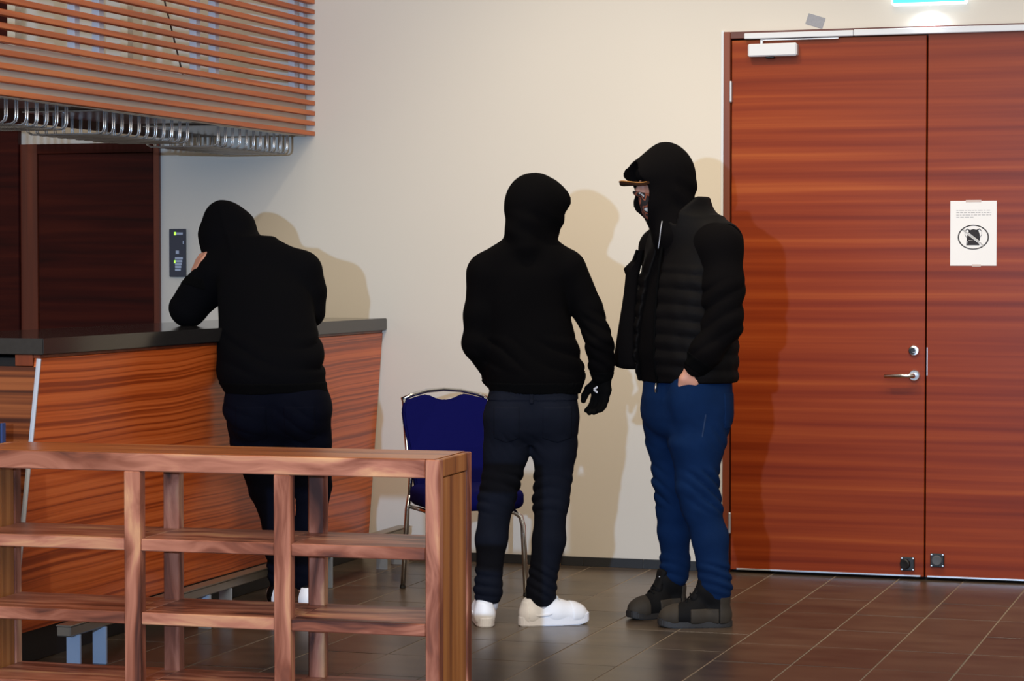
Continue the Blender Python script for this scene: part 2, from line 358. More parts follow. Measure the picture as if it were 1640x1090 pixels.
disc('end_bolt', (-.0175, 1.8955, .0135), (0, 1, 0), [(.011, -.012), (.011, .002), (.004, .003)], M['chrome'], cn, 10)

def rack(y0, y1, n, label):
    yc = (y0 + y1) / 2
    e = empty('glass_rack', (-4.722, yc, 2.098)); tag(e, label, 'glass rack', 'steel glass racks under the canopy')
    bm = bmesh.new()
    for s in (-.0085, .0085):
        pts = [(0, s, 0), (0, s, -.066), (-.005, s, -.081), (-.020, s, -.090), (-.045, s, -.091), (-.34, s, -.091), (-.36, s, -.08), (-.365, s, -.05), (-.365, s, 0)]
        bm_tube(bm, pts, .0032, 6)
    bmesh.ops.recalc_face_normals(bm, faces=bm.faces); me = finish(bm, 'wire_loop', True); me.materials.append(M['wire'])
    for k in range(n): link('wire_loop', me, None, e, (0, y0 - yc + (y1 - y0) * k / (n - 1), 0))
    box('mount_bar', (-.37, y0 - yc - .03, .0), (.006, y1 - yc + .03, .006), M['steel'], e, .0005)
rack(-2.935, -2.455, 7, 'wire glass rack under the canopy end nearest the left photo edge')
rack(-2.127, -1.335, 11, 'wire glass rack in the middle of the three under the canopy')
rack(-1.012, -.216, 11, 'wire glass rack under the canopy end closest to the cream wall')

# access panel
ap = empty('access_panel', (-5.4155, -.001, 1.52)); tag(ap, 'narrow dark door entry panel with green lights on wall beside hooded person', 'control panel')
box('housing', (-.044, -.022, -.122), (.044, 0, .122), M['panel_body'], ap, .003)
box('display', (-.008, -.0235, .092), (.034, -.0221, .104), M['button'], ap, .0005)
box('led', (-.014, -.0245, .091), (-.004, -.0221, .106), M['led'], ap, .0005)
box('slot', (.034, -.0235, .045), (.039, -.0221, .062), M['button'], ap, .0004)
box('button', (-.006, -.0235, -.006), (.012, -.0221, .012), M['button'], ap, .0005)
for k in range(5): box('button', (-.010 - 0 * k, -.0245, -.034 - k * .0145), (.034 - k * .003, -.0221, -.022 - k * .0145), M['button'], ap, .001)
box('led', (-.014, -.0255, -.052), (-.007, -.0246, -.038), M['led'], ap, .0003)

# tape scrap, exit sign, poster
tp = box('tape_scrap', (-.042, -.0012, -.026), (.042, 0, .026), M['tape'], None, .0002); tp.location = (-2.135, -.0005, 2.597); tp.rotation_euler = (0, R(18), 0)
tag(tp, 'torn scrap of silver tape stuck on wall above the door', 'tape')
ex = empty('exit_sign', (-1.601, -.001, 2.74)); tag(ex, 'lit green exit sign with white edge above the double door', 'sign')
box('sign_case', (-.173, -.055, -.088), (.173, 0, .088), M['sign_white'], ex, .008)
box('sign_face', (-.163, -.0565, -.078), (.163, -.0551, .078), M['sign_green'], ex, .0003)
lp = bpy.data.lights.new('sign_lamp', 'SPOT'); lp.energy = 4.0; lp.color = (.78, .88, 1); lp.spot_size = R(150); lp.spot_blend = 1; lp.shadow_soft_size = .03
lo = bpy.data.objects.new('sign_lamp', lp); C.objects.link(lo); lo.parent = ex; lo.location = (.0, -.05, -.10)

po = empty('notice_sheet', (-1.3975, -.0128, 1.604)); tag(po, 'white paper notice with crossed out backpack symbol taped on right door leaf', 'notice')
box('sheet', (-.105, -.0006, -.1485), (.105, 0, .1485), M['paper'], po, 0)
P = lambda u, v, d: Vector((u, d, v))
bm = bmesh.new(); out = arc_pts(0, -.018, .071, .057, 40); inn = arc_pts(0, -.018, .065, .052, 40)
for k in range(40):
    k2 = (k + 1) % 40; bm.faces.new([bm.verts.new(P(*q, -.0009)) for q in (out[k], out[k2], inn[k2], inn[k])])
link('ring_print', finish(bm, 'ring_print'), M['ink'], po)
bp = [(-.032, -.055), (.028, -.055), (.026, -.045), (.030, -.025), (.029, -.005), (.024, .010), (.010, .017), (0, .019), (-.012, .016), (-.022, .008), (-.028, -.012), (-.031, -.035)]
prism('backpack_print', bp, P, -.0010, -.0007, M['ink'], po)
for s in (-1, 1):
    tube('strap_print', [P(s * .014 - .002, .012, -.0010), P(s * .028, .020, -.0010), P(s * .038, .010, -.0010), P(s * .038, -.006, -.0010), P(s * .030, -.020, -.0010)], [.004, .003, .0012, .001, .001], M['ink'], po, 4)
tube('flap_print', [P(-.026, -.050, -.0013), P(-.026, -.036, -.0013), P(-.020, -.032, -.0013), P(.0, -.034, -.0013)], .0007, M['paper'], po, 4)
def strip(name, a, b, w, d, mat):
    a = Vector(a); b = Vector(b); q = (b - a).normalized(); nn = Vector((-q.y, q.x)) * w
    prism(name, [tuple(a + nn), tuple(a - nn), tuple(b - nn), tuple(b + nn)], P, d, d + .0002, mat, po)
strip('slash_print', (-.048, .017), (.047, -.057), .0052, -.0017, M['paper'])
strip('slash_print', (-.048, .017), (.047, -.057), .0026, -.0021, M['ink'])
strip('slash_print', (-.046, .0155), (.045, -.0555), .0011, -.0025, M['paper'])
random.seed(8); bm = bmesh.new()
for row in range(4):
    x = -.078
    while x < (.078 if row < 3 else 0):
        w = random.uniform(.006, .022); w = min(w, .08 - x); z = .105 - row * .0105
        bm.faces.new([bm.verts.new(P(u, v, -.0009)) for u, v in ((x, z - .0018), (x + w, z - .0018), (x + w, z + .0018), (x, z + .0018))]); x += w + .004
link('text_print', finish(bm, 'text_print'), M['ink_grey'], po)
for z in (.1475, -.1475): box('tape', (-.035 if z > 0 else -.005, -.0012, z - .005), (.035, -.0007, z + .005), M['tape_clear'], po, 0)

# ---------------------------------------------------------------- foreground shelf
sf = empty('open_bookshelf', (-2.534, -4.098, 0), R(2.6)); tag(sf, 'open rustic wooden shelf unit with nine compartments standing in the foreground', 'shelf')
Wd, Dp, Ht = 1.62, .36, .85
def sbox(name, lo, hi, mat, bev=.003): return box(name, lo, hi, M[mat], sf, bev)
sbox('top_board', (-Wd, 0, .792), (-.047, Dp - .0, .85), 'shelf_x')
sbox('top_board', (-Wd + .002, .014, .8502), (-.02, Dp - .012, .852), 'shelf_top', .0005)
for x0, x1 in ((-.046, 0), (-Wd - .046, -Wd)):
    sbox('post', (x0, 0, 0), (x1, .045, .85), 'shelf_z'); sbox('post', (x0, Dp - .045, 0), (x1, Dp, .85), 'shelf_z')
    sbox('side_rail', (x0 + .002, .046, .792), (x1 - .002, Dp - .046, .8495), 'shelf_y')
    for k in range(3): sbox('side_board', (x0 + .005, .046 + k * (Dp - .092) / 3, 0.0), (x1 - .005, .046 + (k + 1) * (Dp - .092) / 3 - .0008, .789), 'shelf_y', .001)
dv = [-.525, -1.043]
for x in dv:
    for y0 in (0, Dp - .045): sbox('post', (x - .028, y0, .035), (x + .028, y0 + .045, .7915), 'shelf_z')
for zt in (.573, .333, .093):
    ends = [-Wd + .001, dv[1], dv[0], -.047]
    for a, b_ in zip(ends, ends[1:]):
        ax = a + (.0285 if a in dv else 0); bx_ = b_ - (.0285 if b_ in dv else 0)
        sbox('shelf_board', (ax, .006, zt - .040), (bx_, Dp - .006, zt), 'shelf_x')
    for x in dv: sbox('shelf_bridge', (x - .028, .0455, zt - .040), (x + .028, Dp - .0455, zt), 'shelf_x', .001)

# navy panel standing at the left, behind the shelf
nv = empty('blue_board', (-4.705, -3.62, 0)); tag(nv, 'dark blue upright board standing by bar corner at left edge', 'board')
box('panel', (-.4, -.012, .02), (.352, .012, .898), M['navy_panel'], nv, .003)
box('edge_strip', (.3525, -.014, .02), (.360, .014, .90), M['navy_edge'], nv, .002)
for x in (-.3, .25): box('foot', (x - .03, -.06, 0), (x + .03, .06, .0198), M['plinth'], nv, .002)

# ---------------------------------------------------------------- blue banquet chair
ch = empty('banquet_chair', (-3.50, -1.08, 0), math.atan2(.61, .79)); tag(ch, 'royal blue banquet chair with chrome frame behind the middle hooded person', 'chair')
# local: faces -y; seat about .44 wide
def rrect(w, d, r, n=5):
    o = []
    for cx, cy, a in ((w - r, d - r, 0), (-w + r, d - r, 90), (-w + r, -d + r, 180), (w - r, -d + r, 270)): o += arc_pts(cx, cy, r, r, n, a, a + 90)
    return o
def padded(w, d, z0, z1, r, n=7):
    bm = bmesh.new(); rings = []
    for k in range(2 * n):
        a = math.pi * (k / (2 * n - 1)) - math.pi / 2; ins = r * (1 - math.cos(a)); z = (z0 + r if k < n else z1 - r) + r * math.sin(a)
        rings.append([bm.verts.new((u * (1 - .12 * v), v - .02, z)) for u, v in rrect(w - ins, d - ins, .06 - ins * .5, 6)])
    for p_, q_ in zip(rings, rings[1:]):
        for k in range(len(p_)): bm.faces.new((p_[k], p_[(k + 1) % len(p_)], q_[(k + 1) % len(p_)], q_[k]))
    bm.faces.new(rings[0][::-1]); bm.faces.new(rings[-1]); return bm
link('seat', finish(padded(.212, .215, .385, .478, .035), 'seat', True), M['blue_fabric'], ch)
bm = bmesh.new()   # back cushion: scooped top, narrowing to the waist
prof = [(-.172, .46), (-.178, .52), (-.192, .63), (-.208, .74), (-.212, .80), (-.200, .846), (-.10, .872), (-.085, .872), (-.04, .852), (0, .845), (.04, .852), (.085, .872), (.10, .872), (.200, .846), (.212, .80), (.208, .74), (.192, .63), (.178, .52), (.172, .46)]
bm_prism(bm, prof, lambda u, v, d: Vector((u, .19 + (v - .47) * .20 + d - .35 * u * u, v)), -.018, .024, .008)
link('backrest', finish(bm, 'backrest'), M['blue_fabric'], ch)
bp_ = lambda u, v: Vector((u, .205 + (v - .47) * .20 - .35 * u * u, v))
tube('top_rail', [bp_(u, v) for u, v in ((-.206, .852), (-.15, .872), (-.08, .888), (0, .894), (.08, .888), (.15, .872), (.206, .852))], .0095, M['chrome'], ch)
for s in (-1, 1):
    tube('back_frame', [bp_(s * .196, .853), bp_(s * .196, .80), bp_(s * .197, .73), bp_(s * .194, .62), bp_(s * .186, .5), Vector((s * .19, .20, .42))], .010, M['chrome'], ch)
    tube('leg', [(s * .19, .20, .425), (s * .20, .205, .36), (s * .212, .235, .012)], .0115, M['chrome'], ch)
    tube('leg', [(s * .12, -.14, .376), (s * .18, -.165, .372), (s * .205, -.178, .35), (s * .213, -.185, .31), (s * .222, -.20, .012)], .0125, M['chrome'], ch)
    for y in (.237, -.20): disc('glide', (s * (.212 if y > 0 else .222), y, 0), (0, 0, 1), [(.013, 0), (.014, .004), (.0125, .016)], M['black_plastic'], ch, 12)
    tube('seat_rail', [(s * .185, .21, .372), (s * .18, -.16, .372)], .010, M['chrome'], ch)

# small white cord and plug at the wall foot
wc = empty('white_cord', (-3.375, -.03, 0)); tag(wc, 'small white cord loop with beige plug at foot of wall', 'cord')
tube('cord', [(-.03, .0, .006), (-.012, 0, .02), (.008, .0, .05), (.018, .003, .09), (.012, .006, .125), (-.006, .006, .135), (-.02, .004, .10), (-.02, .0, .04)], .006, M['white_cord'], wc, 8)
tube('plug', [(-.03, -.04, .012), (.005, -.04, .014), (.016, -.04, .014)], [.010, .012, .008], M['beige'], wc, 10)

# ---------------------------------------------------------------- people: continuous surfaces from blended volumes
def smin(a, b, k):
    h = np.clip(.5 + .5 * (b - a) / k, 0, 1); return b * (1 - h) + a * h - k * h * (1 - h)
class Vol:
    """a solid described by blended round limbs, lofts and ellipsoids; mesh() turns it into one closed surface"""
    def __init__(s): s.ops = []
    def add(s, fn, lo, hi, k=.02): s.ops.append(('+', fn, np.array(lo, float), np.array(hi, float), k)); return s
    def cut(s, fn, lo, hi, k=.01): s.ops.append(('-', fn, np.array(lo, float), np.array(hi, float), k)); return s
    def both(s, fn, k=.004): s.ops.append(('&', fn, None, None, k)); return s
    def disp(s, fn, lo=None, hi=None): s.ops.append(('d', fn, lo, hi, 0)); return s
    def limb(s, pts, k=.02):
        """pts: (x,y,z,r) chain"""
        for p, q in zip(pts, pts[1:]):
            a = np.array(p[:3], np.float32); b = np.array(q[:3], np.float32); r0, r1 = p[3], q[3]; v = b - a; L2 = float(v @ v) + 1e-9
            def fn(X, Y, Z, a=a, v=v, L2=L2, r0=r0, r1=r1):
                x = X - a[0]; y = Y - a[1]; z = Z - a[2]
                t = np.clip((x * v[0] + y * v[1] + z * v[2]) / L2, 0, 1)
                return np.sqrt((x - t * v[0]) ** 2 + (y - t * v[1]) ** 2 + (z - t * v[2]) ** 2) - (r0 + t * (r1 - r0))
            R_ = max(r0, r1); s.add(fn, np.minimum(a, b) - R_, np.maximum(a, b) + R_, k)
        return s
    def ell_fn(s, c, r, f=(1, 0, 0), up=(0, 0, 1)):
        c = np.array(c, float); f = np.array(f, float); f /= np.linalg.norm(f); up = np.array(up, float)
        sd = np.cross(up, f); sd /= np.linalg.norm(sd); up = np.cross(f, sd)
        def fn(X, Y, Z):
            x = X - c[0]; y = Y - c[1]; z = Z - c[2]
            u = (x * f[0] + y * f[1] + z * f[2]); v = (x * sd[0] + y * sd[1] + z * sd[2]); w = (x * up[0] + y * up[1] + z * up[2])
            k0 = np.sqrt((u / r[0]) ** 2 + (v / r[1]) ** 2 + (w / r[2]) ** 2); k1 = np.sqrt((u / r[0] ** 2) ** 2 + (v / r[1] ** 2) ** 2 + (w / r[2] ** 2) ** 2)
            return k0 * (k0 - 1) / (k1 + 1e-6)
        m = max(r); return fn, c - m, c + m
    def ell(s, c, r, f=(1, 0, 0), k=.02, up=(0, 0, 1)):
        fn, lo, hi = s.ell_fn(c, r, f, up); return s.add(fn, lo, hi, k)
    def ell_cut(s, c, r, f=(1, 0, 0), k=.01, up=(0, 0, 1)):
        fn, lo, hi = s.ell_fn(c, r, f, up); return s.cut(fn, lo, hi, k)
    def loft(s, secs, ang=0, k=.02, n=2.3, off=0):
        """secs: (z, cx, cy, half width, half depth); ang turns the section"""
        secs = np.array(secs, float); zz = np.linspace(secs[0, 0], secs[-1, 0], 200)
        def sm(col):
            v = np.interp(zz, secs[:, 0], secs[:, col]); ker = np.hanning(25); ker /= ker.sum(); return np.convolve(np.pad(v, 12, mode='edge'), ker, mode='valid')
        cx, cy, wx, wy = [sm(i) for i in (1, 2, 3, 4)]; ca, sa = math.cos(ang), math.sin(ang); z0, z1 = secs[0, 0], secs[-1, 0]
        def fn(X, Y, Z):
            a = np.interp(Z, zz, cx).astype(np.float32); b = np.interp(Z, zz, cy).astype(np.float32); w = np.interp(Z, zz, wx).astype(np.float32) + off; d = np.interp(Z, zz, wy).astype(np.float32) + off
            x = X - a; y = Y - b; u = (x * ca + y * sa) / w; v = (-x * sa + y * ca) / d
            q = (np.abs(u) ** n + np.abs(v) ** n) ** (1 / n)
            return np.maximum((q - 1) * np.minimum(w, d), np.maximum(z0 - Z, Z - z1))
        m = float(max(secs[:, 3].max(), secs[:, 4].max())) + off
        return s.add(fn, (secs[:, 1].min() - m, secs[:, 2].min() - m, z0), (secs[:, 1].max() + m, secs[:, 2].max() + m, z1), k)
    def eval(s, lo, hi, h):
        ax = [np.arange(lo[i] - 3 * h, hi[i] + 3 * h, h, dtype=np.float32) for i in range(3)]
        D = np.full([len(a) for a in ax], 1.0, np.float32)
        for op, fn, l, u, k in s.ops:
            sl = []
            for i in range(3):
                if l is None: sl.append(slice(0, len(ax[i])))
                else:
                    m = k + 3 * h + .012; i0 = int(np.searchsorted(ax[i], l[i] - m)); i1 = int(np.searchsorted(ax[i], u[i] + m)); sl.append(slice(i0, i1))
            if any(q.stop <= q.start for q in sl): continue
            X = ax[0][sl[0]][:, None, None]; Y = ax[1][sl[1]][None, :, None]; Z = ax[2][sl[2]][None, None, :]
            sub = D[tuple(sl)]; v = fn(X, Y, Z).astype(np.float32) if op != 'd' else fn(X, Y, Z)
            if op == '+': D[tuple(sl)] = smin(sub, v, k)
            elif op == '-': D[tuple(sl)] = -smin(-sub, v, k)
            elif op == '&': D[tuple(sl)] = -smin(-sub, -v, k)
            else: D[tuple(sl)] = sub + v
        return D, np.array([a[0] for a in ax], float)
    def bounds(s):
        l = np.min([o[2] for o in s.ops if o[0] == '+'], axis=0); u = np.max([o[3] for o in s.ops if o[0] == '+'], axis=0); return l - .02, u + .02
    def mesh(s, name, h=.007, lo=None, hi=None, relax=1):
        if lo is None: lo, hi = s.bounds()
        D, org = s.eval(lo, hi, h); return surf(name, D, org, h, relax)
def surf(name, D, org, h, relax=1):
    n = D.shape; neg = D < 0
    c = np.zeros([m - 1 for m in n], np.int8)
    for dx in (0, 1):
        for dy in (0, 1):
            for dz in (0, 1): c += neg[dx:n[0] - 1 + dx, dy:n[1] - 1 + dy, dz:n[2] - 1 + dz]
    I = np.argwhere((c > 0) & (c < 8)); idx = np.full(c.shape, -1, np.int32); idx[tuple(I.T)] = np.arange(len(I))
    cor = {}
    for dx in (0, 1):
        for dy in (0, 1):
            for dz in (0, 1): cor[(dx, dy, dz)] = D[I[:, 0] + dx, I[:, 1] + dy, I[:, 2] + dz]
    P_ = np.zeros((len(I), 3)); cnt = np.zeros(len(I))
    for axis in range(3):
        for p in (0, 1):
            for q in (0, 1):
                a = [p, q]; a.insert(axis, 0); b = [p, q]; b.insert(axis, 1)
                d0 = cor[tuple(a)]; d1 = cor[tuple(b)]; m = (d0 < 0) != (d1 < 0); t = np.where(m, d0 / np.where(m, d0 - d1, 1), 0)
                pt = np.tile(np.array(a, float), (len(I), 1)); pt[:, axis] = t; P_[m] += pt[m]; cnt += m
    V = (I + P_ / cnt[:, None]) * h + org
    F = []
    for axis in range(3):
        s0 = [slice(1, m - 1) for m in n]; s0[axis] = slice(0, n[axis] - 1); s1 = list(s0); s1[axis] = slice(1, n[axis])
        a = neg[tuple(s0)]; b = neg[tuple(s1)]; J = np.argwhere(a != b)
        fl = a[tuple(J.T)]; J = J + np.array([1 if i != axis else 0 for i in range(3)])
        o1, o2 = [(1, 2), (2, 0), (0, 1)][axis]; e1 = np.zeros(3, int); e1[o1] = 1; e2 = np.zeros(3, int); e2[o2] = 1
        q = [idx[tuple((J - s_).T)] for s_ in (e1 + e2, e2, e1 * 0, e1)]
        Q = np.stack(q, 1); Q[~fl] = Q[~fl][:, ::-1]; F.append(Q)
    F = np.concatenate(F); F = F[(F >= 0).all(1)]
    for _ in range(relax):
        S_ = np.zeros_like(V); k = np.zeros(len(V))
        for j in range(4):
            np.add.at(S_, F[:, j], V[F[:, (j + 1) % 4]]); np.add.at(S_, F[:, j], V[F[:, (j - 1) % 4]]); np.add.at(k, F[:, j], 2)
        V = V * .4 + .6 * S_ / np.maximum(k, 1)[:, None]
    me = bpy.data.meshes.new(name); me.vertices.add(len(V)); me.vertices.foreach_set('co', V.astype(np.float32).ravel())
    me.loops.add(len(F) * 4); me.loops.foreach_set('vertex_index', F.astype(np.int32).ravel())
    me.polygons.add(len(F)); me.polygons.foreach_set('loop_start', np.arange(0, len(F) * 4, 4, dtype=np.int32)); me.polygons.foreach_set('use_smooth', np.ones(len(F), bool))
    me.update(calc_edges=True); return me

def bump3(X, Y, Z, f, seed=0):
    """cheap smooth noise in -1..1"""
    s = seed * 1.7
    return (np.sin(X * f + 1.3 * np.sin(Y * f * .7 + s) + s) * np.sin(Y * f * .9 + 1.1 * np.sin(Z * f * .8 + 2 * s)) + np.sin(Z * f * 1.1 + 1.4 * np.sin(X * f * .6 + s) + 3 * s) * .8) * .55
def band(Z, a, b, s=.03): return np.clip((Z - a) / s, 0, 1) * np.clip((b - Z) / s, 0, 1)
def folds(amp, f, zr, slant=(0, 0), seed=0, wob=2.0):
    """horizontal-ish cloth folds between two heights"""
    def fn(X, Y, Z):
        w = Z * f + X * slant[0] * f + Y * slant[1] * f + wob * np.sin(X * 11 + seed) + wob * .7 * np.sin(Y * 13 + 2 * seed)
        return (amp * (1 - 2 * np.abs(np.sin(w)) ** .7) * band(Z, *zr) * (.6 + .4 * np.sin(X * 23 + Z * 9 + seed))).astype(np.float32)
    return fn
def drape(amp, f, seed): return lambda X, Y, Z: (amp * bump3(X, Y, Z, f, seed)).astype(np.float32)
def slab(axis, a, b): return lambda X, Y, Z: np.abs([X, Y, Z][axis] - (a + b) / 2) - (b - a) / 2 + 0 * X + 0 * Y + 0 * Z
def copyv(v):
    o = Vol(); o.ops = list(v.ops); return o

def cloth(name, col, rough=.92, sheen=0, weave=900, noise=None):
    return plain(name, col, rough, spec=.06, sheen=sheen, bump=(weave, .12), noise=noise)
M['black_a'] = cloth('black_hoodie_cotton', srgb(6, 6, 9))
M['black_b'] = cloth('black_sweat_fabric', srgb(6, 5, 6))
M['black_c'] = cloth('black_fleece', srgb(10, 8, 9))
M['rib'] = cloth('black_ribbing', srgb(5, 5, 6))
M['vest'] = plain('black_quilted_nylon', srgb(9, 7, 8), .7, spec=.10, bump=(60, .12))
M['jean_a'] = plain('navy_denim', srgb(5, 7, 19), .9, spec=.08, noise=(14, .35), bump=(500, .15))
M['jean_b'] = plain('charcoal_denim', srgb(19, 22, 32), .9, spec=.08, noise=(11, .35), bump=(500, .15))
M['jean_c'] = plain('blue_denim', srgb(12, 35, 70), .9, spec=.08, noise=(10, .3), bump=(500, .15))
M['stitch'] = plain('faded_stitching', srgb(30, 52, 86), .9)
M['skin'] = plain('skin', srgb(196, 140, 118), .5, spec=.35, noise=(30, .06))
M['lip'] = plain('lip_skin', srgb(160, 92, 84), .45)
M['eye'] = plain('dark_eye', srgb(40, 34, 32), .2)
M['hair'] = plain('dark_brown_hair', srgb(40, 30, 25), .8)
M['white_shoe'] = plain('white_leather', srgb(246, 246, 250), .5, noise=(8, .02))
M['white_sole'] = plain('white_rubber_sole', srgb(240, 240, 246), .55)
M['white_lace'] = plain('white_lace', srgb(214, 214, 212), .8)
M['sock'] = plain('pale_grey_sock', srgb(190, 192, 202), .9)
M['dark_shoe'] = plain('worn_dark_suede', srgb(46, 38, 28), .8, noise=(18, .4))
M['dark_shoe2'] = plain('black_shoe_canvas', srgb(14, 13, 14), .8, spec=.15)
M['dark_sole'] = plain('dark_grey_sole', srgb(34, 31, 30), .6, noise=(20, .2))
M['glove'] = plain('black_glove_knit', srgb(5, 5, 6), .9, spec=.08, bump=(400, .2))
M['mark_white'] = plain('white_print', srgb(214, 212, 216), .6)
M['tan'] = plain('tan_brim', srgb(170, 112, 48), .7)
M['brim'] = plain('dark_brown_brim', srgb(52, 31, 20), .9, spec=.1)
# patterned face cloth
m, t, p = mat_new('patterned_face_cloth'); N = t.nodes.new; L = t.links.new
tc = N('ShaderNodeTexCoord'); v = N('ShaderNodeTexVoronoi'); v.inputs['Scale'].default_value = 34; v.feature = 'SMOOTH_F1'
n = N('ShaderNodeTexNoise'); n.inputs['Scale'].default_value = 22; mxv = N('ShaderNodeVectorMath'); mxv.operation = 'MULTIPLY_ADD'; mxv.inputs[1].default_value = (.05,) * 3
L(tc.outputs['Object'], n.inputs['Vector']); L(n.outputs['Color'], mxv.inputs[0]); L(tc.outputs['Object'], mxv.inputs[2]); L(mxv.outputs[0], v.inputs['Vector'])
r = N('ShaderNodeValToRGB'); r.color_ramp.interpolation = 'CONSTANT'; e = r.color_ramp.elements
e[0].position = 0; e[0].color = srgb(200, 200, 200); e[1].position = .22; e[1].color = srgb(40, 32, 32)
for s_, c_ in ((.36, srgb(150, 82, 58)), (.52, srgb(36, 30, 30)), (.68, srgb(140, 76, 56)), (.8, srgb(190, 186, 184))): q = e.new(s_); q.color = c_
L(v.outputs['Distance'], r.inputs[0]); L(r.outputs[0], p.inputs['Base Color']); p.inputs['Roughness'].default_value = .9
M['bandana'] = m

def unit(v): v = np.array(v, float); return v / np.linalg.norm(v)
def head(V, c, f, sc=1.0, tilt=0):
    """head with face features; c centre, f facing direction"""
    f = unit(f); up = np.array([0, 0, 1.]); sd = unit(np.cross(up, f)); up = np.cross(f, sd); c = np.array(c, float)
    P_ = lambda a, b, d: tuple(c + (f * a + sd * b + up * d) * sc)
    kw = dict(f=f, up=up)
    V.ell(P_(-.008, 0, .022), (.098 * sc, .077 * sc, .098 * sc), k=.03, **kw)              # skull
    V.ell(P_(.028, 0, -.045), (.062 * sc, .055 * sc, .075 * sc), k=.03, **kw)              # jaw
    V.limb([(*P_(.052, 0, -.10), .022 * sc), (*P_(.058, 0, -.098), .021 * sc)], .02)       # chin
    V.limb([(*P_(.080, -.025, .028), .014 * sc), (*P_(.080, .025, .028), .014 * sc)], .02) # brow
    V.limb([(*P_(.088, 0, .012), .009 * sc), (*P_(.112, 0, -.026), .013 * sc)], .012)      # nose
    for s in (-1, 1):
        V.ell_cut(P_(.093, s * .031, .006), (.016 * sc, .017 * sc, .011 * sc), k=.01, **kw)
        V.ell(P_(.074, s * .031, .005), (.0135 * sc, .0135 * sc, .0115 * sc), k=.004, **kw)
        V.ell(P_(.097, s * .011, -.031), (.010 * sc, .008 * sc, .008 * sc), k=.008, **kw)
        V.ell(P_(.060, s * .040, -.028), (.025 * sc, .022 * sc, .022 * sc), k=.025, **kw)  # cheeks
        V.ell(P_(-.004, s * .078, -.008), (.020 * sc, .008 * sc, .032 * sc), k=.008, **kw) # ears
    V.ell(P_(.086, 0, -.058), (.012 * sc, .024 * sc, .007 * sc), k=.006, **kw)
    V.ell(P_(.085, 0, -.070), (.012 * sc, .021 * sc, .007 * sc), k=.006, **kw)
    return P_
def face_mats(me, P_, c, f, sc=1.0):
    """lips, eyes and brow-to-crown hair as material regions of the one body mesh"""
    for k in ('skin', 'lip', 'eye', 'hair'): me.materials.append(M[k])
    n = len(me.polygons); ce = np.zeros(n * 3, np.float32); me.polygons.foreach_get('center', ce); ce = ce.reshape(-1, 3)
    f = unit(f); up = np.array([0, 0, 1.]); sd = unit(np.cross(up, f)); up = np.cross(f, sd); q = (ce - np.array(c)) / sc
    a, b, d = q @ f, q @ sd, q @ up; mi = np.zeros(n, np.int32)
    near = (np.abs(a) < .16) & (np.abs(b) < .1) & (np.abs(d) < .16)
    mi[near & (((d > .062) & (a < .095)) | ((a < -.015) & (d > -.055) & (np.abs(b) < .082) & ~((np.abs(a + .004) < .024) & (np.abs(d + .008) < .034))))] = 3
    mi[near & (a > .07) & (np.abs(b) < .023) & (d < -.052) & (d > -.077)] = 1
    for s in (-1, 1):
        mi[near & (a > .07) & ((b - s * .031) ** 2 + (d - .005) ** 2 < .0075 ** 2)] = 2
        mi[near & (a > .07) & (np.abs(b - s * .030) < .020) & (np.abs(d - .030) < .005)] = 3
    me.polygons.foreach_set('material_index', mi)
def hand(V, w, d, pal, r=1.0, curl=.5, k=.008, thumb=1, spread=.0):
    """five-finger hand: w wrist point, d pointing direction, pal palm-facing direction, curl 0..1"""
    d = unit(d); pal = unit(np.array(pal) - d * np.dot(pal, d)); s = np.cross(d, pal) * thumb; w = np.array(w, float)
    pt = lambda a, b, c: w + (d * a + s * b + pal * c) * r
    for b in (-.026, -.009, .009, .026): V.limb([(*pt(0, b * .7, 0), .017 * r), (*pt(.045, b, -.002), .016 * r), (*pt(.088, b * 1.08, .002), .0125 * r)], .014)
    for i, (b, ln) in enumerate(((.031, .070), (.011, .080), (-.010, .075), (-.030, .060))):
        p = pt(.088, b, .002); dirn = 0; ang = 0; pts = [(*p, .0105 * r)]
        for j, fr in enumerate((.45, .32, .23)):
            ang += curl * (.75, .9, .6)[j]; q = d * math.cos(ang) + pal * math.sin(ang) + s * spread * (1.5 - i); p = p + q * ln * fr * r; pts.append((*p, (.0098, .0088, .0074)[j] * r))
        V.limb(pts, k * .5)
    p = pt(.022, .030, .006); V.limb([(*p, .015 * r), (*pt(.050, .052, .018), .0125 * r), (*pt(.078, .055, .030 + .012 * curl), .0105 * r), (*pt(.100, .050, .038 + .02 * curl), .0085 * r)], k)

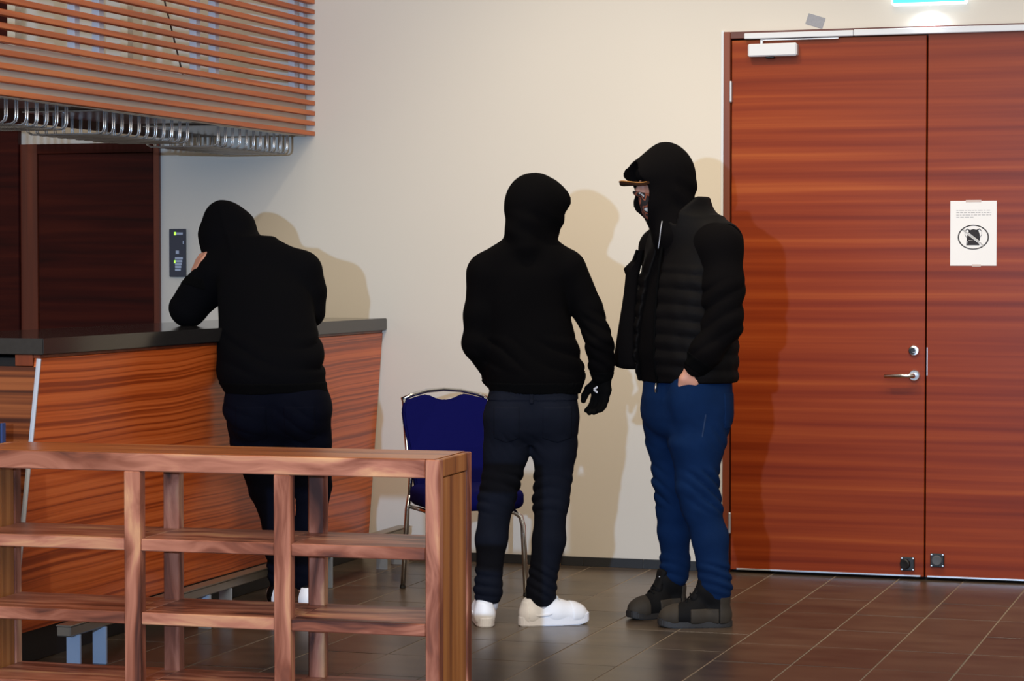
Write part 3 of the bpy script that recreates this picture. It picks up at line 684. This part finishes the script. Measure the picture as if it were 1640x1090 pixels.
def shoe(par, pos, dirn, L_=.285, high=False, tilt=0):
    """sneaker; pos = heel centre on the floor, dirn = pointing direction in the person's frame"""
    d = unit((dirn[0], dirn[1], 0)); ang = math.atan2(d[1], d[0])
    root = empty('sneaker', (pos[0], pos[1], 0), ang, par); s = L_ / .285
    V = Vol()
    hh = .118 if high else .088
    V.limb([(.055, 0, .048, .039), (.15, 0, .046, .045), (.222, -.004, .042, .045)], .03)
    V.limb([(.225, 0, .040, .043), (.246, -.003, .038, .037)], .02)
    V.limb([(.045, 0, .03, .038), (.047, 0, hh, .036)], .02)
    V.limb([(.095, 0, hh + .01, .030), (.19, 0, .052, .030)], .035)
    V.ell((.052, 0, .05), (.05, .038, .045), k=.02)
    if high: V.limb([(.055, 0, .12, .040), (.075, 0, .15, .042), (.105, 0, .155, .034)], .03)
    V.both(lambda X, Y, Z: .018 - Z + 0 * X + 0 * Y, .004)
    V.ell_cut((.068, 0, hh + (.075 if high else .045)), (.050, .030, .06 if high else .046), k=.006)
    me = V.mesh('upper', .0042); me.materials.append(M['dark_shoe2' if high else 'white_shoe'])
    up = link('upper', me, None, root); up.scale = (s, s, 1)
    for nm, x0, x1, z1 in ((('toe_cap', .205, .30, .10), ('heel_panel', -.01, .05, .13), ('quarter_panel', .052, .165, .078)) if high else (('toe_cap', .205, .30, .10), ('heel_panel', -.01, .032, .10))):
        v = copyv(V); v.disp(lambda X, Y, Z: np.float32(-.0022)); v.both(lambda X, Y, Z, x0=x0, x1=x1, z1=z1: np.maximum(np.maximum(x0 + .12 * np.abs(Y) * (x0 > .1) - X, X - x1), Z - z1), .001)
        m2 = v.mesh(nm, .004, (x0 - .01, -.07, 0), (x1 + .01, .07, z1 + .01)); m2.materials.append(M['dark_shoe' if high else 'white_shoe']); q = link(nm, m2, None, root); q.scale = (s, s, 1)
    # sole outline
    outl = []
    for k in range(36):
        a = 2 * math.pi * k / 36; x = .1425 + .1475 * math.cos(a); w = .0455 + .008 * max(0, (x - .08) / .2) - .004 * math.exp(-((x - .11) / .05) ** 2)
        outl.append((x, w * np.sign(math.sin(a)) * abs(math.sin(a)) ** .55 - .002))
    bm = bmesh.new()
    bm_prism(bm, outl, lambda u, v, z: Vector((u * s, v * s, z + .012 * max(0, (u - .22) / .07) ** 2)), 0.0, .040 if not high else .029, .004)
    link('sole', finish(bm, 'sole', False), M['dark_sole' if high else 'white_sole'], root)
    bm = bmesh.new()
    for k in range(5 if not high else 6):
        x = .195 - k * .019; z = .081 + k * .0125 + (.0 if not high else .012 + .006 * k); w = .020 + .002 * k
        bm_tube(bm, [(x * s, -w, z - .010), (x * s + .004, 0, z + .006), (x * s, w, z - .010)], .0034, 6)
        bm_tube(bm, [(x * s, -w, z - .010), ((x - .012) * s, 0, z + .011), ((x - .019) * s, w, z + .003)], .003, 6)
    if not high:
        bm_tube(bm, [(.118, 0, .128), (.128, .012, .140), (.142, .016, .132), (.135, .006, .122)], .0032, 6); bm_tube(bm, [(.118, 0, .128), (.130, -.014, .136), (.15, -.02, .118), (.16, -.022, .098)], .003, 6)
    link('laces', finish(bm, 'laces', True), M['white_lace' if not high else 'dark_shoe2'], root)
    if high:
        tg = Vol(); tg.limb([(.118, -.012, .185, .012), (.118, .012, .185, .012), (.150, .012, .115, .013), (.150, -.012, .115, .013), (.118, -.012, .185, .012)], .02)
        m2 = tg.mesh('tongue', .004); m2.materials.append(M['dark_shoe2']); link('tongue', m2, None, root)
        for z, y in ((.182, .004), (.172, -.003), (.166, .007)): box('emblem', (.132 + (.182 - z) * .4, y - .004, z - .005), (.1345 + (.182 - z) * .4, y + .004, z + .004), M['mark_white'], root, .0005)
    else:
        for sg in (-1, 1):
            pts = [(.035, sg * .0405, .052), (.07, sg * .0435, .043), (.11, sg * .0455, .046), (.15, sg * .0445, .060), (.172, sg * .0400, .072)]
            tube('side_stripe', pts, [.0025, .0045, .0055, .004, .0015], M['white_sole'], root, 6)
    return root

def person(loc, label):
    e = empty('person', loc, R(18)); tag(e, label, 'person', 'hooded people in dark clothes'); return e
def part(name, V, mat, par, h=.007, lo=None, hi=None, relax=1):
    me = V.mesh(name, h, lo, hi, relax); me.materials.append(M[mat]); return link(name, me, None, par)
def pocket(jv, name, mat, par, x0, x1, z0, z1, b0, b1, off=.003, h=.005, shape=0, point=.02):
    """patch pocket: the trouser surface, offset outward, inside a pocket outline seen along y"""
    v = copyv(jv); v.disp(lambda X, Y, Z: np.float32(-off))
    cx = (x0 + x1) / 2; hw = (x1 - x0) / 2
    def fn(X, Y, Z):
        lowz = z0 + point * np.abs((X - cx) / hw)
        return np.maximum(np.maximum(np.abs(X - cx) - hw, np.maximum(lowz - Z, Z - z1)), np.maximum(b0 - Y, Y - b1)) + 0 * X
    v.both(fn, .002); return part(name, v, mat, par, h, (x0 - .01, b0, z0 - .01), (x1 + .01, b1, z1 + .01), 1)
def ring(src, name, mat, par, fn, lo, hi, off=.004, h=.006, rib=None):
    v = copyv(src); v.disp(lambda X, Y, Z: np.float32(-off))
    if rib: v.disp(rib)
    v.both(fn, .003); return part(name, v, mat, par, h, lo, hi, 1)
def plane_band(c, d, t):
    """solid slice of half thickness t around plane through c with normal d, within 9 cm of c"""
    d = unit(d)
    return lambda X, Y, Z: np.maximum(np.abs((X - c[0]) * d[0] + (Y - c[1]) * d[1] + (Z - c[2]) * d[2]) - t, np.sqrt((X - c[0]) ** 2 + (Y - c[1]) ** 2 + (Z - c[2]) ** 2) - .09)

# ================================================================ person in the middle (seen from behind)
p2 = person((-2.931, -1.894, 0), 'person in black hoodie, charcoal jeans and white sneakers with back turned in the middle')
gf = unit((.86, .50, 0)); hc = (.022, .005, 1.700)
V = Vol(); P_ = head(V, hc, gf)
V.limb([(.012, -.005, 1.64, .055), (0, -.005, 1.52, .058)], .03)
V.loft([(.92, .01, 0, .14, .09), (1.15, 0, 0, .14, .09), (1.38, -.015, 0, .17, .095), (1.47, -.02, 0, .13, .08), (1.54, -.0, 0, .06, .06)], k=.04)
V.limb([(-.19, 0, 1.43, .05), (-.212, -.02, 1.15, .040), (-.11, .12, 1.01, .030)], .03); hand(V, (-.11, .12, 1.01), (.75, .6, -.35), (0, -.7, -.7), curl=.3, thumb=1)
V.limb([(.15, 0, 1.44, .05), (.234, -.01, 1.28, .044), (.276, -.03, 1.16, .038), (.290, .018, 1.0, .028)], .03); hand(V, (.290, .018, 1.0), (-.10, .0, -1), (-.62, -.75, 0), r=.97, curl=.5, thumb=1)
V.limb([(-.075, 0, .90, .07), (-.10, 0, .70, .075), (-.14, .01, .50, .056), (-.16, -.01, .34, .046), (-.172, -.01, .10, .028), (-.178, .06, .055, .030), (-.180, .15, .05, .026)], .03)
V.limb([(.09, 0, .90, .07), (.095, 0, .71, .074), (.085, .01, .50, .054), (.072, 0, .34, .047), (.042, 0, .10, .028), (.11, .02, .055, .030), (.17, .035, .05, .026)], .03)
me = V.mesh('body', .006); face_mats(me, P_, hc, gf); link('body', me, None, p2)
# hoodie
H2 = Vol()
H2.loft([(.945, .015, 0, .180, .135), (1.0, .020, 0, .200, .150), (1.15, .0, 0, .185, .138), (1.28, -.018, 0, .172, .132), (1.42, -.02, 0, .185, .122), (1.50, -.02, 0, .150, .10), (1.565, 0, 0, .085, .085)], k=.04)
H2.limb([(-.06, 0, 1.50, .075), (-.175, 0, 1.432, .074)], .05); H2.limb([(.03, 0, 1.505, .075), (.140, 0, 1.448, .076)], .05)
H2.limb([(-.180, 0, 1.425, .076), (-.205, -.02, 1.26, .064), (-.213, -.025, 1.14, .058), (-.15, .09, 1.02, .048)], .03)
H2.limb([(.145, 0, 1.44, .078), (.229, -.012, 1.28, .060), (.274, -.03, 1.16, .055)], .02); H2.limb([(.274, -.03, 1.16, .055), (.288, .0, 1.06, .050), (.289, .012, 1.015, .042)], .006)
H2.limb([(.004, 0, 1.63, .094), (-.008, 0, 1.545, .088)], .03)
H2.ell((.016, .0, 1.698), (.128, .108, .136), f=gf, k=.04)
H2.limb([(*(np.array(hc) + gf * .078 + (0, 0, .012)), .086), (*(np.array(hc) + gf * .045 + (0, 0, -.075)), .066)], .03)
H2.limb([(-.03, -.06, 1.60, .055), (-.02, -.085, 1.535, .040)], .05)
cc = np.array(hc) + gf * .115
H2.ell_cut(cc + (0, 0, -.005), (.115, .074, .108), f=gf, k=.014)
H2.ell((-.05, .165, 1.0), (.15, .055, .075), k=.05)
H2.disp(folds(.006, 36, (1.02, 1.18), (.5, .2), 1, 2.5)); H2.disp(drape(.004, 21, 2))
def sleeve_folds(X, Y, Z): return (.004 * (1 - 2 * np.abs(np.sin(Z * 62 + X * 40 + 1.5 * np.sin(Y * 30)))) * np.clip((X - .19) / .03, 0, 1) * band(Z, .99, 1.29, .04)).astype(np.float32)
H2.disp(sleeve_folds)
def hood_seam(X, Y, Z):
    s_ = (X - hc[0]) * -gf[1] + (Y - hc[1]) * gf[0]; return (.003 * np.exp(-(s_ / .006) ** 2) * band(Z, 1.62, 1.86, .02) - .003 * np.sin(Z * 55 + X * 45) * band(Z, 1.56, 1.68, .03)).astype(np.float32)
H2.disp(hood_seam)
hood = part('hoodie', H2, 'black_b', p2, .0055)
ribw = lambda X, Y, Z: (.0016 * np.sin(np.arctan2(Y, X - .01) * 90)).astype(np.float32)
ring(H2, 'hem_band', 'rib', hood, slab(2, .938, .990), (-.22, -.2, .92), (.26, .2, 1.0), .003, .006, ribw)
ring(H2, 'cuff', 'rib', hood, plane_band((.289, .012, 1.005), (.0, .1, -1), .026), (.2, -.07, .94), (.37, .1, 1.06), .003, .005)
# jeans
J2 = Vol()
J2.loft([(.735, .0, -.005, .085, .055), (.79, .0, -.005, .150, .105), (.84, .0, -.006, .180, .128), (.90, .008, -.004, .182, .132), (.99, .012, 0, .168, .120)], k=.04)
J2.limb([(-.088, -.01, .84, .098), (-.100, 0, .70, .090), (-.138, .012, .50, .070), (-.160, -.012, .35, .062), (-.170, -.008, .15, .051), (-.171, -.006, .125, .053)], .022)
J2.limb([(.100, -.01, .84, .096), (.096, 0, .71, .088), (.085, .014, .50, .068), (.073, -.006, .35, .065), (.044, 0, .15, .056), (.042, 0, .118, .057)], .022)
for s in (-1, 1): J2.ell((s * .085, -.055, .855), (.085, .085, .095), k=.05)
J2.disp(folds(.0075, 70, (.44, .64), (.3, .2), 3)); J2.disp(folds(.0065, 78, (.09, .26), (.4, .3), 5)); J2.disp(folds(.003, 50, (.66, .80), (1.2, 0), 2)); J2.disp(drape(.003, 26, 4))
jn = part('jeans', J2, 'jean_b', p2, .0065)
pocket(J2, 'back_pocket', 'jean_b', jn, -.150, -.045, .745, .895, -.25, -.02); pocket(J2, 'back_pocket', 'jean_b', jn, .045, .165, .745, .895, -.25, -.02)
ring(J2, 'waistband', 'jean_b', jn, slab(2, .915, .958), (-.22, -.2, .90), (.24, .2, .97), .004, .006)
pocket(J2, 'belt_loop', 'jean_b', jn, -.006, .010, .905, .968, -.25, -.02, .009, .004, point=0)
for s_, x in ((-1, -.17), (1, .042)): 
    v = Vol(); v.limb([(x, -.008, .15, .042), (x, -.004, .085, .040)], .01); part('sock', v, 'sock', p2, .006)
shoe(p2, (-.184, -.075), (-.06, 1), .285); shoe(p2, (-.045, -.025), (.965, .26), .285)
# knit glove with a pale mark
G = Vol(); G.limb([(.289, .012, 1.03, .036), (.290, .018, 1.0, .033)], .02); hand(G, (.290, .018, 1.0), (-.10, .0, -1), (-.62, -.75, 0), r=.97, curl=.5, thumb=1); G.disp(lambda X, Y, Z: np.float32(-.0035))
gl = part('glove', G, 'glove', p2, .0038)
for dz in (0, -.012): box('glove_mark', (-.011, -.001, -.004), (.011, .001, .004), M['mark_white'], gl, .0005, Matrix.Translation((.262, -.0155, .962 + dz)) @ Matrix.Rotation(R(-40), 4, 'Z') @ Matrix.Rotation(R(28 if dz else -28), 4, 'Y'))

# ================================================================ tall person on the right, in profile with hand in pocket
p3 = person((-2.34, -1.648, 0), 'tall person in black quilted vest over hoodie, blue jeans, hand in pocket, beside the doors')
gt = unit((-.77, -.64, 0)); gh = unit((-.90, -.42, -.10)); hc = (-.105, .0, 1.795); sideR = np.array([-.64, .77, 0]); TA = math.atan2(.64, .77) + 0
TA = math.atan2(gt[0], -gt[1]) * 1.0   # section axis: width along the shoulder line
V = Vol(); P_ = head(V, hc, gh, 1.03)
V.limb([(-.095, .005, 1.73, .058), (-.02, .0, 1.60, .062)], .03)
ang3 = math.atan2(-sideR[1], -sideR[0])
V.loft([(.95, 0, 0, .16, .12), (1.10, -.01, 0, .17, .13), (1.40, 0, 0, .18, .11), (1.52, .02, 0, .16, .09), (1.62, 0, 0, .08, .07)], ang3, k=.04)
shL = np.array([.118, -.150, 1.535]); elL = np.array([.128, -.215, 1.225]); wrL = np.array([.012, -.196, 1.045])
shR = np.array([-.10, .165, 1.53]); elR = np.array([-.06, .26, 1.23]); wrR = np.array([-.085, .19, 1.05])
V.limb([(*shL, .055), (*elL, .046), (*wrL, .032)], .03); hand(V, wrL + (-.006, 0, -.004), (-.28, .12, -.95), (-.1, 1, -.1), curl=.10, thumb=1)
V.limb([(*shR, .055), (*elR, .046), (*wrR, .032)], .03); hand(V, wrR, (-.2, -.12, -.95), (.3, -.9, 0), curl=.1, thumb=-1)
V.limb([(.05, -.085, .92, .10), (.03, -.09, .74, .085), (.03, -.095, .565, .062), (.08, -.10, .374, .052), (.104, -.10, .15, .030), (.102, -.10, .08, .024), (.05, -.10, .055, .022), (-.03, -.10, .05, .020)], .03)
V.limb([(-.05, .085, .92, .10), (-.055, .10, .74, .080), (-.05, .12, .565, .058), (-.045, .16, .374, .050), (-.040, .205, .15, .030), (-.047, .206, .08, .024), (-.09, .177, .055, .022), (-.14, .14, .05, .020)], .03)
me = V.mesh('body', .0062); face_mats(me, P_, hc, gh, 1.03); link('body', me, None, p3)
# hoodie
H3 = Vol()
tors = [(.985, .0, 0, .198, .150), (1.10, -.008, 0, .208, .168), (1.25, -.004, 0, .208, .164), (1.40, .002, 0, .208, .150), (1.52, .018, 0, .19, .128), (1.60, .024, 0, .14, .105), (1.67, .0, 0, .09, .085)]
H3.loft(tors, ang3, k=.05)
H3.limb([(.04, -.03, 1.585, .09), (*shL, .088)], .05); H3.limb([(.0, .05, 1.585, .09), (*shR, .085)], .05)
H3.limb([(*shL, .086), (.130, -.190, 1.38, .080), (*elL, .073)], .03); H3.limb([(*elL, .073), (.062, -.222, 1.12, .062), (*(wrL + (.008, 0, .014)), .048)], .02)
H3.limb([(*shR, .085), (*elR, .072), (*wrR, .05)], .03)
H3.ell((-.086, .0, 1.812), (.112, .104, .136), f=(-1, -.35, 0), k=.04)
fh = unit((-.907, -.42, 0)); hb = np.array(hc)
H3.limb([(-.095, -.005, 1.838, .106), (*(hb + fh * .125 + (0, 0, .012)), .070)], .04)
H3.limb([(-.078, 0, 1.76, .100), (*(hb + fh * .080 + (0, 0, -.085)), .070)], .04); H3.limb([(-.08, 0, 1.73, .095), (-.035, 0, 1.60, .105)], .04)
H3.limb([(-.10, -.03, 1.68, .07), (-.075, -.05, 1.585, .075)], .04)
H3.ell_cut(hb + fh * .142 + (0, 0, -.050), (.120, .074, .128), f=fh, k=.014, up=(-.22, -.1, 1))
H3.disp(drape(.004, 22, 6))
H3.disp(lambda X, Y, Z: (.0045 * (1 - 2 * np.abs(np.sin(Z * 42 - X * 26 + np.sin(Y * 20)))) * np.clip((-Y - .12) / .03, 0, 1) * band(Z, 1.06, 1.42, .06)).astype(np.float32))
H3.disp(lambda X, Y, Z: (-.005 * np.sin((X * .8 + Z) * 60) * band(Z, 1.66, 1.82, .05) * np.clip((X + .08) / .03, 0, 1)).astype(np.float32))
hood = part('hoodie', H3, 'black_c', p3, .0055)
ring(H3, 'cuff', 'rib', hood, plane_band(wrL + (.012, 0, .02), wrL - elL, .026), (-.06, -.32, .98), (.12, -.14, 1.14), .003, .005)
tube('drawstring', [(-.112, -.118, 1.635), (-.118, -.120, 1.60), (-.122, -.122, 1.56), (-.128, -.124, 1.525)], .0017, M['sock'], hood, 6)
# quilted vest, open at the front
Vv = Vol(); Vv.loft([(.985, .0, 0, .205, .160)] + [(z, a, b, w + .004, d + .004) for z, a, b, w, d in tors[1:5]] + [(1.60, .024, 0, .15, .112), (1.645, .010, 0, .118, .105)], ang3, k=.05, off=.012)
Vv.limb([(.04, -.03, 1.590, .09), (.125, -.125, 1.548, .090)], .05); Vv.limb([(.0, .05, 1.59, .09), (-.075, .13, 1.54, .088)], .05)
Vv.limb([(-.01, -.01, 1.60, .130), (-.036, 0, 1.71, .128)], .04)
def quilt(X, Y, Z):
    u = (Z - .985 + .012 * np.sin(X * 9)) / .062; g = np.abs(u - np.round(u)) * 2
    return (-(.009 * (g ** .55) - .004) * band(Z, .99, 1.46, .02) + .0025 * bump3(X, Y, Z, 55, 3) * band(Z, .99, 1.46, .02)).astype(np.float32)
Vv.disp(quilt)
def front_open(X, Y, Z):                                   # wedge left open along the chest, wider towards the hem
    s_ = X * sideR[0] + Y * sideR[1]; f_ = X * gt[0] + Y * gt[1]; w = .030 + .05 * np.clip((1.5 - Z) / .5, 0, 1)
    return np.maximum(np.abs(s_ - w) - w, .02 - f_)
Vv.cut(front_open, (-.5, -.5, .9), (.4, .4, 1.8), .006)
Vv.cut(lambda X, Y, Z: np.sqrt((X + .105) ** 2 + (Y + .03) ** 2) - .112 - .25 * np.clip(Z - 1.70, 0, 1) + 8 * np.clip(1.60 - Z - (X + .02) * .6, 0, 1), (-.3, -.25, 1.5), (.15, .2, 1.85), .006)
Vv.both(lambda X, Y, Z: Z - (1.735 + np.clip(X - .03, -.25, .0) * .75) + 0 * X + 0 * Y, .01)
# arm holes
for a_, b_ in ((shL, elL), (shR, elR)):
    a_ = np.array(a_); b_ = np.array(b_); q = Vol(); out = unit((a_[0], a_[1], 0)); a2 = a_ + out * .055 + np.array((0, 0, -.02)); q.limb([(*(a2 + (0, 0, .02)), .088), (*(b_ + out * .06), .095), (*(b_ + out * .08 - (0, 0, .2)), .10)], .02)
    for op in q.ops: Vv.cut(op[1], op[2], op[3], .006)
vest = part('quilted_vest', Vv, 'vest', p3, .0062)
zx = [(-.120, 1.63), (-.140, 1.50), (-.153, 1.393), (-.162, 1.28), (-.166, 1.164), (-.162, 1.06), (-.153, .985)]
def vest_front(z, s_): # point on the vest front at height z, sideways s_
    w = np.interp(z, [t_[0] for t_ in tors], [t_[3] for t_ in tors]) + .018; d_ = np.interp(z, [t_[0] for t_ in tors], [t_[4] for t_ in tors]) + .022
    f_ = d_ * max(0, 1 - abs(s_ / w) ** 2.3) ** (1 / 2.3); return np.array([gt[0] * f_ + sideR[0] * s_, gt[1] * f_ + sideR[1] * s_, z])
tube('zipper', [vest_front(z, -.004) for z in np.linspace(1.60, .985, 12)], .0062, M['rib'], vest, 6)
tube('zip_pull', [vest_front(.985, -.004) + gt * .006, vest_front(.97, -.004) + gt * .009 + (0, 0, -.004), vest_front(.97, -.004) + gt * .009 + (0, 0, -.022)], .0045, M['chrome'], vest, 6)
# loose far front flap hanging open
bm = bmesh.new(); rows = []
for i in range(24):
    z = 1.52 - (1.52 - 1.035) * i / 23; fl_ = i / 23
    row = []
    for j in range(9):
        t_ = j / 8
        a = vest_front(z, .17 - .10 * t_); tip = np.array([-.200 - .085 * fl_ ** .8, .045 + .05 * fl_, z + .018 * t_ * fl_])
        q = a * (1 - t_) + tip * t_ + unit((-.7, .7, 0)) * (.03 * math.sin(t_ * 3.14))
        row.append(bm.verts.new(q))
    rows.append(row)
for a, b_ in zip(rows, rows[1:]):
    for j in range(8): bm.faces.new((a[j], a[j + 1], b_[j + 1], b_[j]))
bmesh.ops.recalc_face_normals(bm, faces=bm.faces); bmesh.ops.solidify(bm, geom=bm.faces[:], thickness=.016); link('front_flap', finish(bm, 'front_flap', True), M['black_c'], vest)
# jeans
J3 = Vol()
J3.loft([(.72, -.01, 0, .10, .06), (.78, -.005, 0, .165, .125), (.84, .0, 0, .192, .152), (.92, .0, 0, .196, .160), (1.02, .0, 0, .190, .148)], ang3, k=.05)
J3.limb([(.055, -.085, .87, .120), (.032, -.09, .74, .110), (.030, -.10, .575, .082), (.050, -.10, .48, .075), (.086, -.10, .36, .072), (.106, -.10, .18, .060), (.110, -.10, .145, .060)], .025)
J3.limb([(-.065, .075, .87, .118), (-.062, .095, .74, .098), (-.050, .12, .575, .077), (-.045, .145, .45, .070), (-.042, .165, .36, .066), (-.036, .195, .22, .056), (-.033, .20, .17, .055)], .025)
J3.ell((wrL[0] - .02, wrL[1] + .035, .935), (.065, .045, .095), k=.06); J3.ell((wrR[0] - .015, wrR[1] - .03, .945), (.06, .05, .095), k=.05)
J3.disp(folds(.009, 60, (.45, .66), (.6, .3), 7)); J3.disp(folds(.008, 80, (.12, .28), (.5, .3), 9)); J3.disp(folds(.004, 45, (.70, .84), (1.0, 0), 4)); J3.disp(drape(.003, 24, 8))
jn = part('jeans', J3, 'jean_c', p3, .0066)
pocket(J3, 'back_pocket', 'jean_c', jn, .135, .225, .80, .945, -.25, -.02, point=.0)
tube('side_seam', [(.060, -.198, .94), (.058, -.203, .86), (.045, -.202, .78), (.036, -.200, .72)], .0028, M['stitch'], jn, 6)
shoe(p3, (.172, -.10), (-1, -.03), .295, True); shoe(p3, (.008, .245), (-.80, -.56), .29, True)
# cap with tan-edged brim
cv = Vol(); cv.ell(P_(-.008, 0, .035), (.117, .095, .104), f=gh, k=.01); cv.both(lambda X, Y, Z: 1.797 - Z + 0 * X + 0 * Y, .004)
cap = empty('cap', parent=p3); part('crown', cv, 'black_a', cap, .006)
outl = [(.075, -.075)] + [(.095 + .085 * math.cos(R(a)), .078 * math.sin(R(a))) for a in range(-80, 81, 10)] + [(.075, .075)]
prism('brim', outl, lambda u, v, d: Vector(P_(u, v, .042 - 5.0 * v * v + d - (u - .09) * .25)), -.011, .0, M['brim'], cap, .0015)
tube('brim_edge', [P_(u, v, .0425 - 5.0 * v * v - (u - .09) * .25) for u, v in outl[1:-1]], .0022, M['tan'], cap, 6)
# patterned cloth over mouth and chin
mk = Vol(); head(mk, hc, gh, 1.03); mk.limb([(*P_(.045, 0, -.09), .045), (*P_(.01, 0, -.15), .05)], .03); mk.disp(lambda X, Y, Z: np.float32(-.007)); mk.disp(drape(.003, 60, 5))
fw = unit((-.9, -.42, 0))
mk.both(lambda X, Y, Z: np.maximum(Z - (1.795 - .046) - .25 * ((X - hc[0]) * fw[0] + (Y - hc[1]) * fw[1] - .09), .012 - ((X - hc[0]) * fw[0] + (Y - hc[1]) * fw[1])), .004)
part('face_cloth', mk, 'bandana', p3, .005, (-.27, -.14, 1.60), (-.02, .12, 1.80))

# ================================================================ person leaning on the bar
p1 = person((-4.035, -1.754, 0), 'broad person in black hoodie and navy jeans leaning on the bar counter')
gf = unit((-.50, .80, -.28)); hc = (-.315, .355, 1.595)
V = Vol(); P_ = head(V, hc, gf)
V.limb([(-.29, .33, 1.54, .06), (-.20, .25, 1.44, .065)], .03)
V.loft([(.90, -.06, -.12, .15, .10), (1.0, -.07, -.12, .16, .11), (1.2, -.10, -.01, .17, .12), (1.40, -.15, .17, .18, .10), (1.50, -.17, .23, .09, .07)], k=.04)
shR = (.015, .17, 1.425); elR = (.050, .16, 1.262); wrR = (-.17, .36, 1.245)
shL = (-.345, .24, 1.40); elL = (-.478, .255, 1.272); wrL = (-.436, .225, 1.378)
V.limb([(*shR, .06), (*elR, .046), (*wrR, .032)], .03); hand(V, wrR, (-.8, .6, 0), (0, 0, -1), curl=.2, thumb=-1)
V.limb([(*shL, .06), (*elL, .046), (*wrL, .032)], .03); hand(V, (-.434, .222, 1.395), (.14, .20, .97), (.85, .5, -.2), curl=.5, thumb=-1)
V.limb([(-.14, -.09, .90, .085), (-.15, -.05, .72, .09), (-.09, .02, .50, .064), (-.055, .0, .34, .052), (-.045, -.02, .10, .038), (-.07, .05, .055, .03), (-.09, .11, .05, .027)], .03)
V.limb([(.04, -.10, .90, .085), (.065, -.06, .72, .09), (.085, .0, .50, .062), (.08, -.02, .34, .052), (.066, -.04, .10, .038), (.06, .04, .055, .03), (.055, .11, .05, .027)], .03)
me = V.mesh('body', .0064); face_mats(me, P_, hc, gf); link('body', me, None, p1)
H1 = Vol()
H1.loft([(.925, -.06, -.12, .212, .150), (.985, -.082, -.12, .232, .168), (1.08, -.088, -.085, .222, .165), (1.20, -.105, -.005, .208, .158), (1.32, -.125, .085, .205, .145), (1.43, -.155, .165, .185, .125), (1.51, -.175, .22, .13, .105), (1.57, -.20, .26, .09, .09)], k=.05)
H1.limb([(-.10, .20, 1.47, .095), (*shR, .092)], .06); H1.limb([(-.24, .23, 1.455, .095), (*shL, .092)], .06)
H1.limb([(*shR, .094), (.046, .165, 1.34, .082), (*elR, .070)], .03); H1.limb([(*elR, .070), (*wrR, .048)], .03)
H1.limb([(*shL, .096), (*elL, .076)], .04); H1.limb([(*elL, .077), (-.455, .24, 1.33, .060), (*wrL, .048)], .03)
up1 = (-.25, .1, 1)
H1.ell((-.310, .335, 1.592), (.140, .118, .130), f=gf, k=.04); H1.limb([(-.325, .34, 1.63, .095), (-.338, .33, 1.672, .062)], .06)
H1.limb([(-.30, .31, 1.53, .112), (-.20, .22, 1.46, .12)], .05)
H1.limb([(*(np.array(hc) + gf * .06 + (0, 0, .01)), .098), (*(np.array(hc) + gf * .05 + (0, 0, -.06)), .085)], .04)
H1.ell_cut(np.array(hc) + gf * .14, (.115, .078, .105), f=gf, k=.012)
H1.disp(folds(.008, 30, (.99, 1.18), (.25, .2), 2, 1.6)); H1.disp(drape(.005, 18, 9))
H1.disp(lambda X, Y, Z: (-.006 * np.exp(-((X + .30 + (Z - 1.6) * .35) / .012) ** 2) * band(Z, 1.50, 1.75, .03)).astype(np.float32) + 0 * Y)
hood = part('hoodie', H1, 'black_a', p1, .007)
ring(H1, 'hem_band', 'rib', hood, slab(2, .918, .972), (-.32, -.32, .90), (.20, .1, .98), .003, .006)
ring(H1, 'cuff', 'rib', hood, plane_band(wrL, (.05, .02, .15), .022), (-.5, .15, 1.33), (-.35, .32, 1.46), .003, .005)
J1 = Vol()
J1.loft([(.70, -.045, -.08, .10, .06), (.77, -.05, -.09, .18, .12), (.84, -.055, -.10, .215, .150), (.90, -.055, -.115, .220, .155), (.98, -.058, -.12, .205, .142)], k=.05)
J1.limb([(-.158, -.09, .85, .118), (-.150, -.05, .72, .108), (-.100, .02, .52, .086), (-.062, .0, .35, .066), (-.045, -.02, .15, .054), (-.044, -.02, .12, .055)], .025)
J1.limb([(.052, -.10, .85, .116), (.062, -.06, .72, .104), (.085, .0, .52, .076), (.080, -.02, .35, .064), (.066, -.04, .15, .053), (.066, -.04, .12, .054)], .025)
for s in (-.155, .045): J1.ell((s, -.175, .845), (.10, .09, .105), k=.05)
J1.disp(folds(.005, 55, (.44, .64), (.4, .3), 3)); J1.disp(folds(.006, 75, (.09, .27), (.4, .3), 8)); J1.disp(folds(.004, 38, (.68, .90), (.5, 0), 6, 1.2)); J1.disp(drape(.003, 22, 2))
jn = part('jeans', J1, 'jean_a', p1, .007)
pocket(J1, 'back_pocket', 'jean_a', jn, -.215, -.085, .72, .875, -.35, -.10); pocket(J1, 'back_pocket', 'jean_a', jn, -.015, .115, .72, .875, -.35, -.10)
s1 = shoe(p1, (-.040, -.10), (-.18, 1), .28); s2 = shoe(p1, (.070, -.115), (.02, 1), .28)
for s_ in (s1, s2):
    for c_ in s_.children:
        if c_.name.startswith('upper'): c_.data.materials[0] = M['dark_shoe2']
        if c_.name.startswith('laces') or c_.name.startswith('side_stripe'): c_.data.materials[0] = M['dark_shoe2']
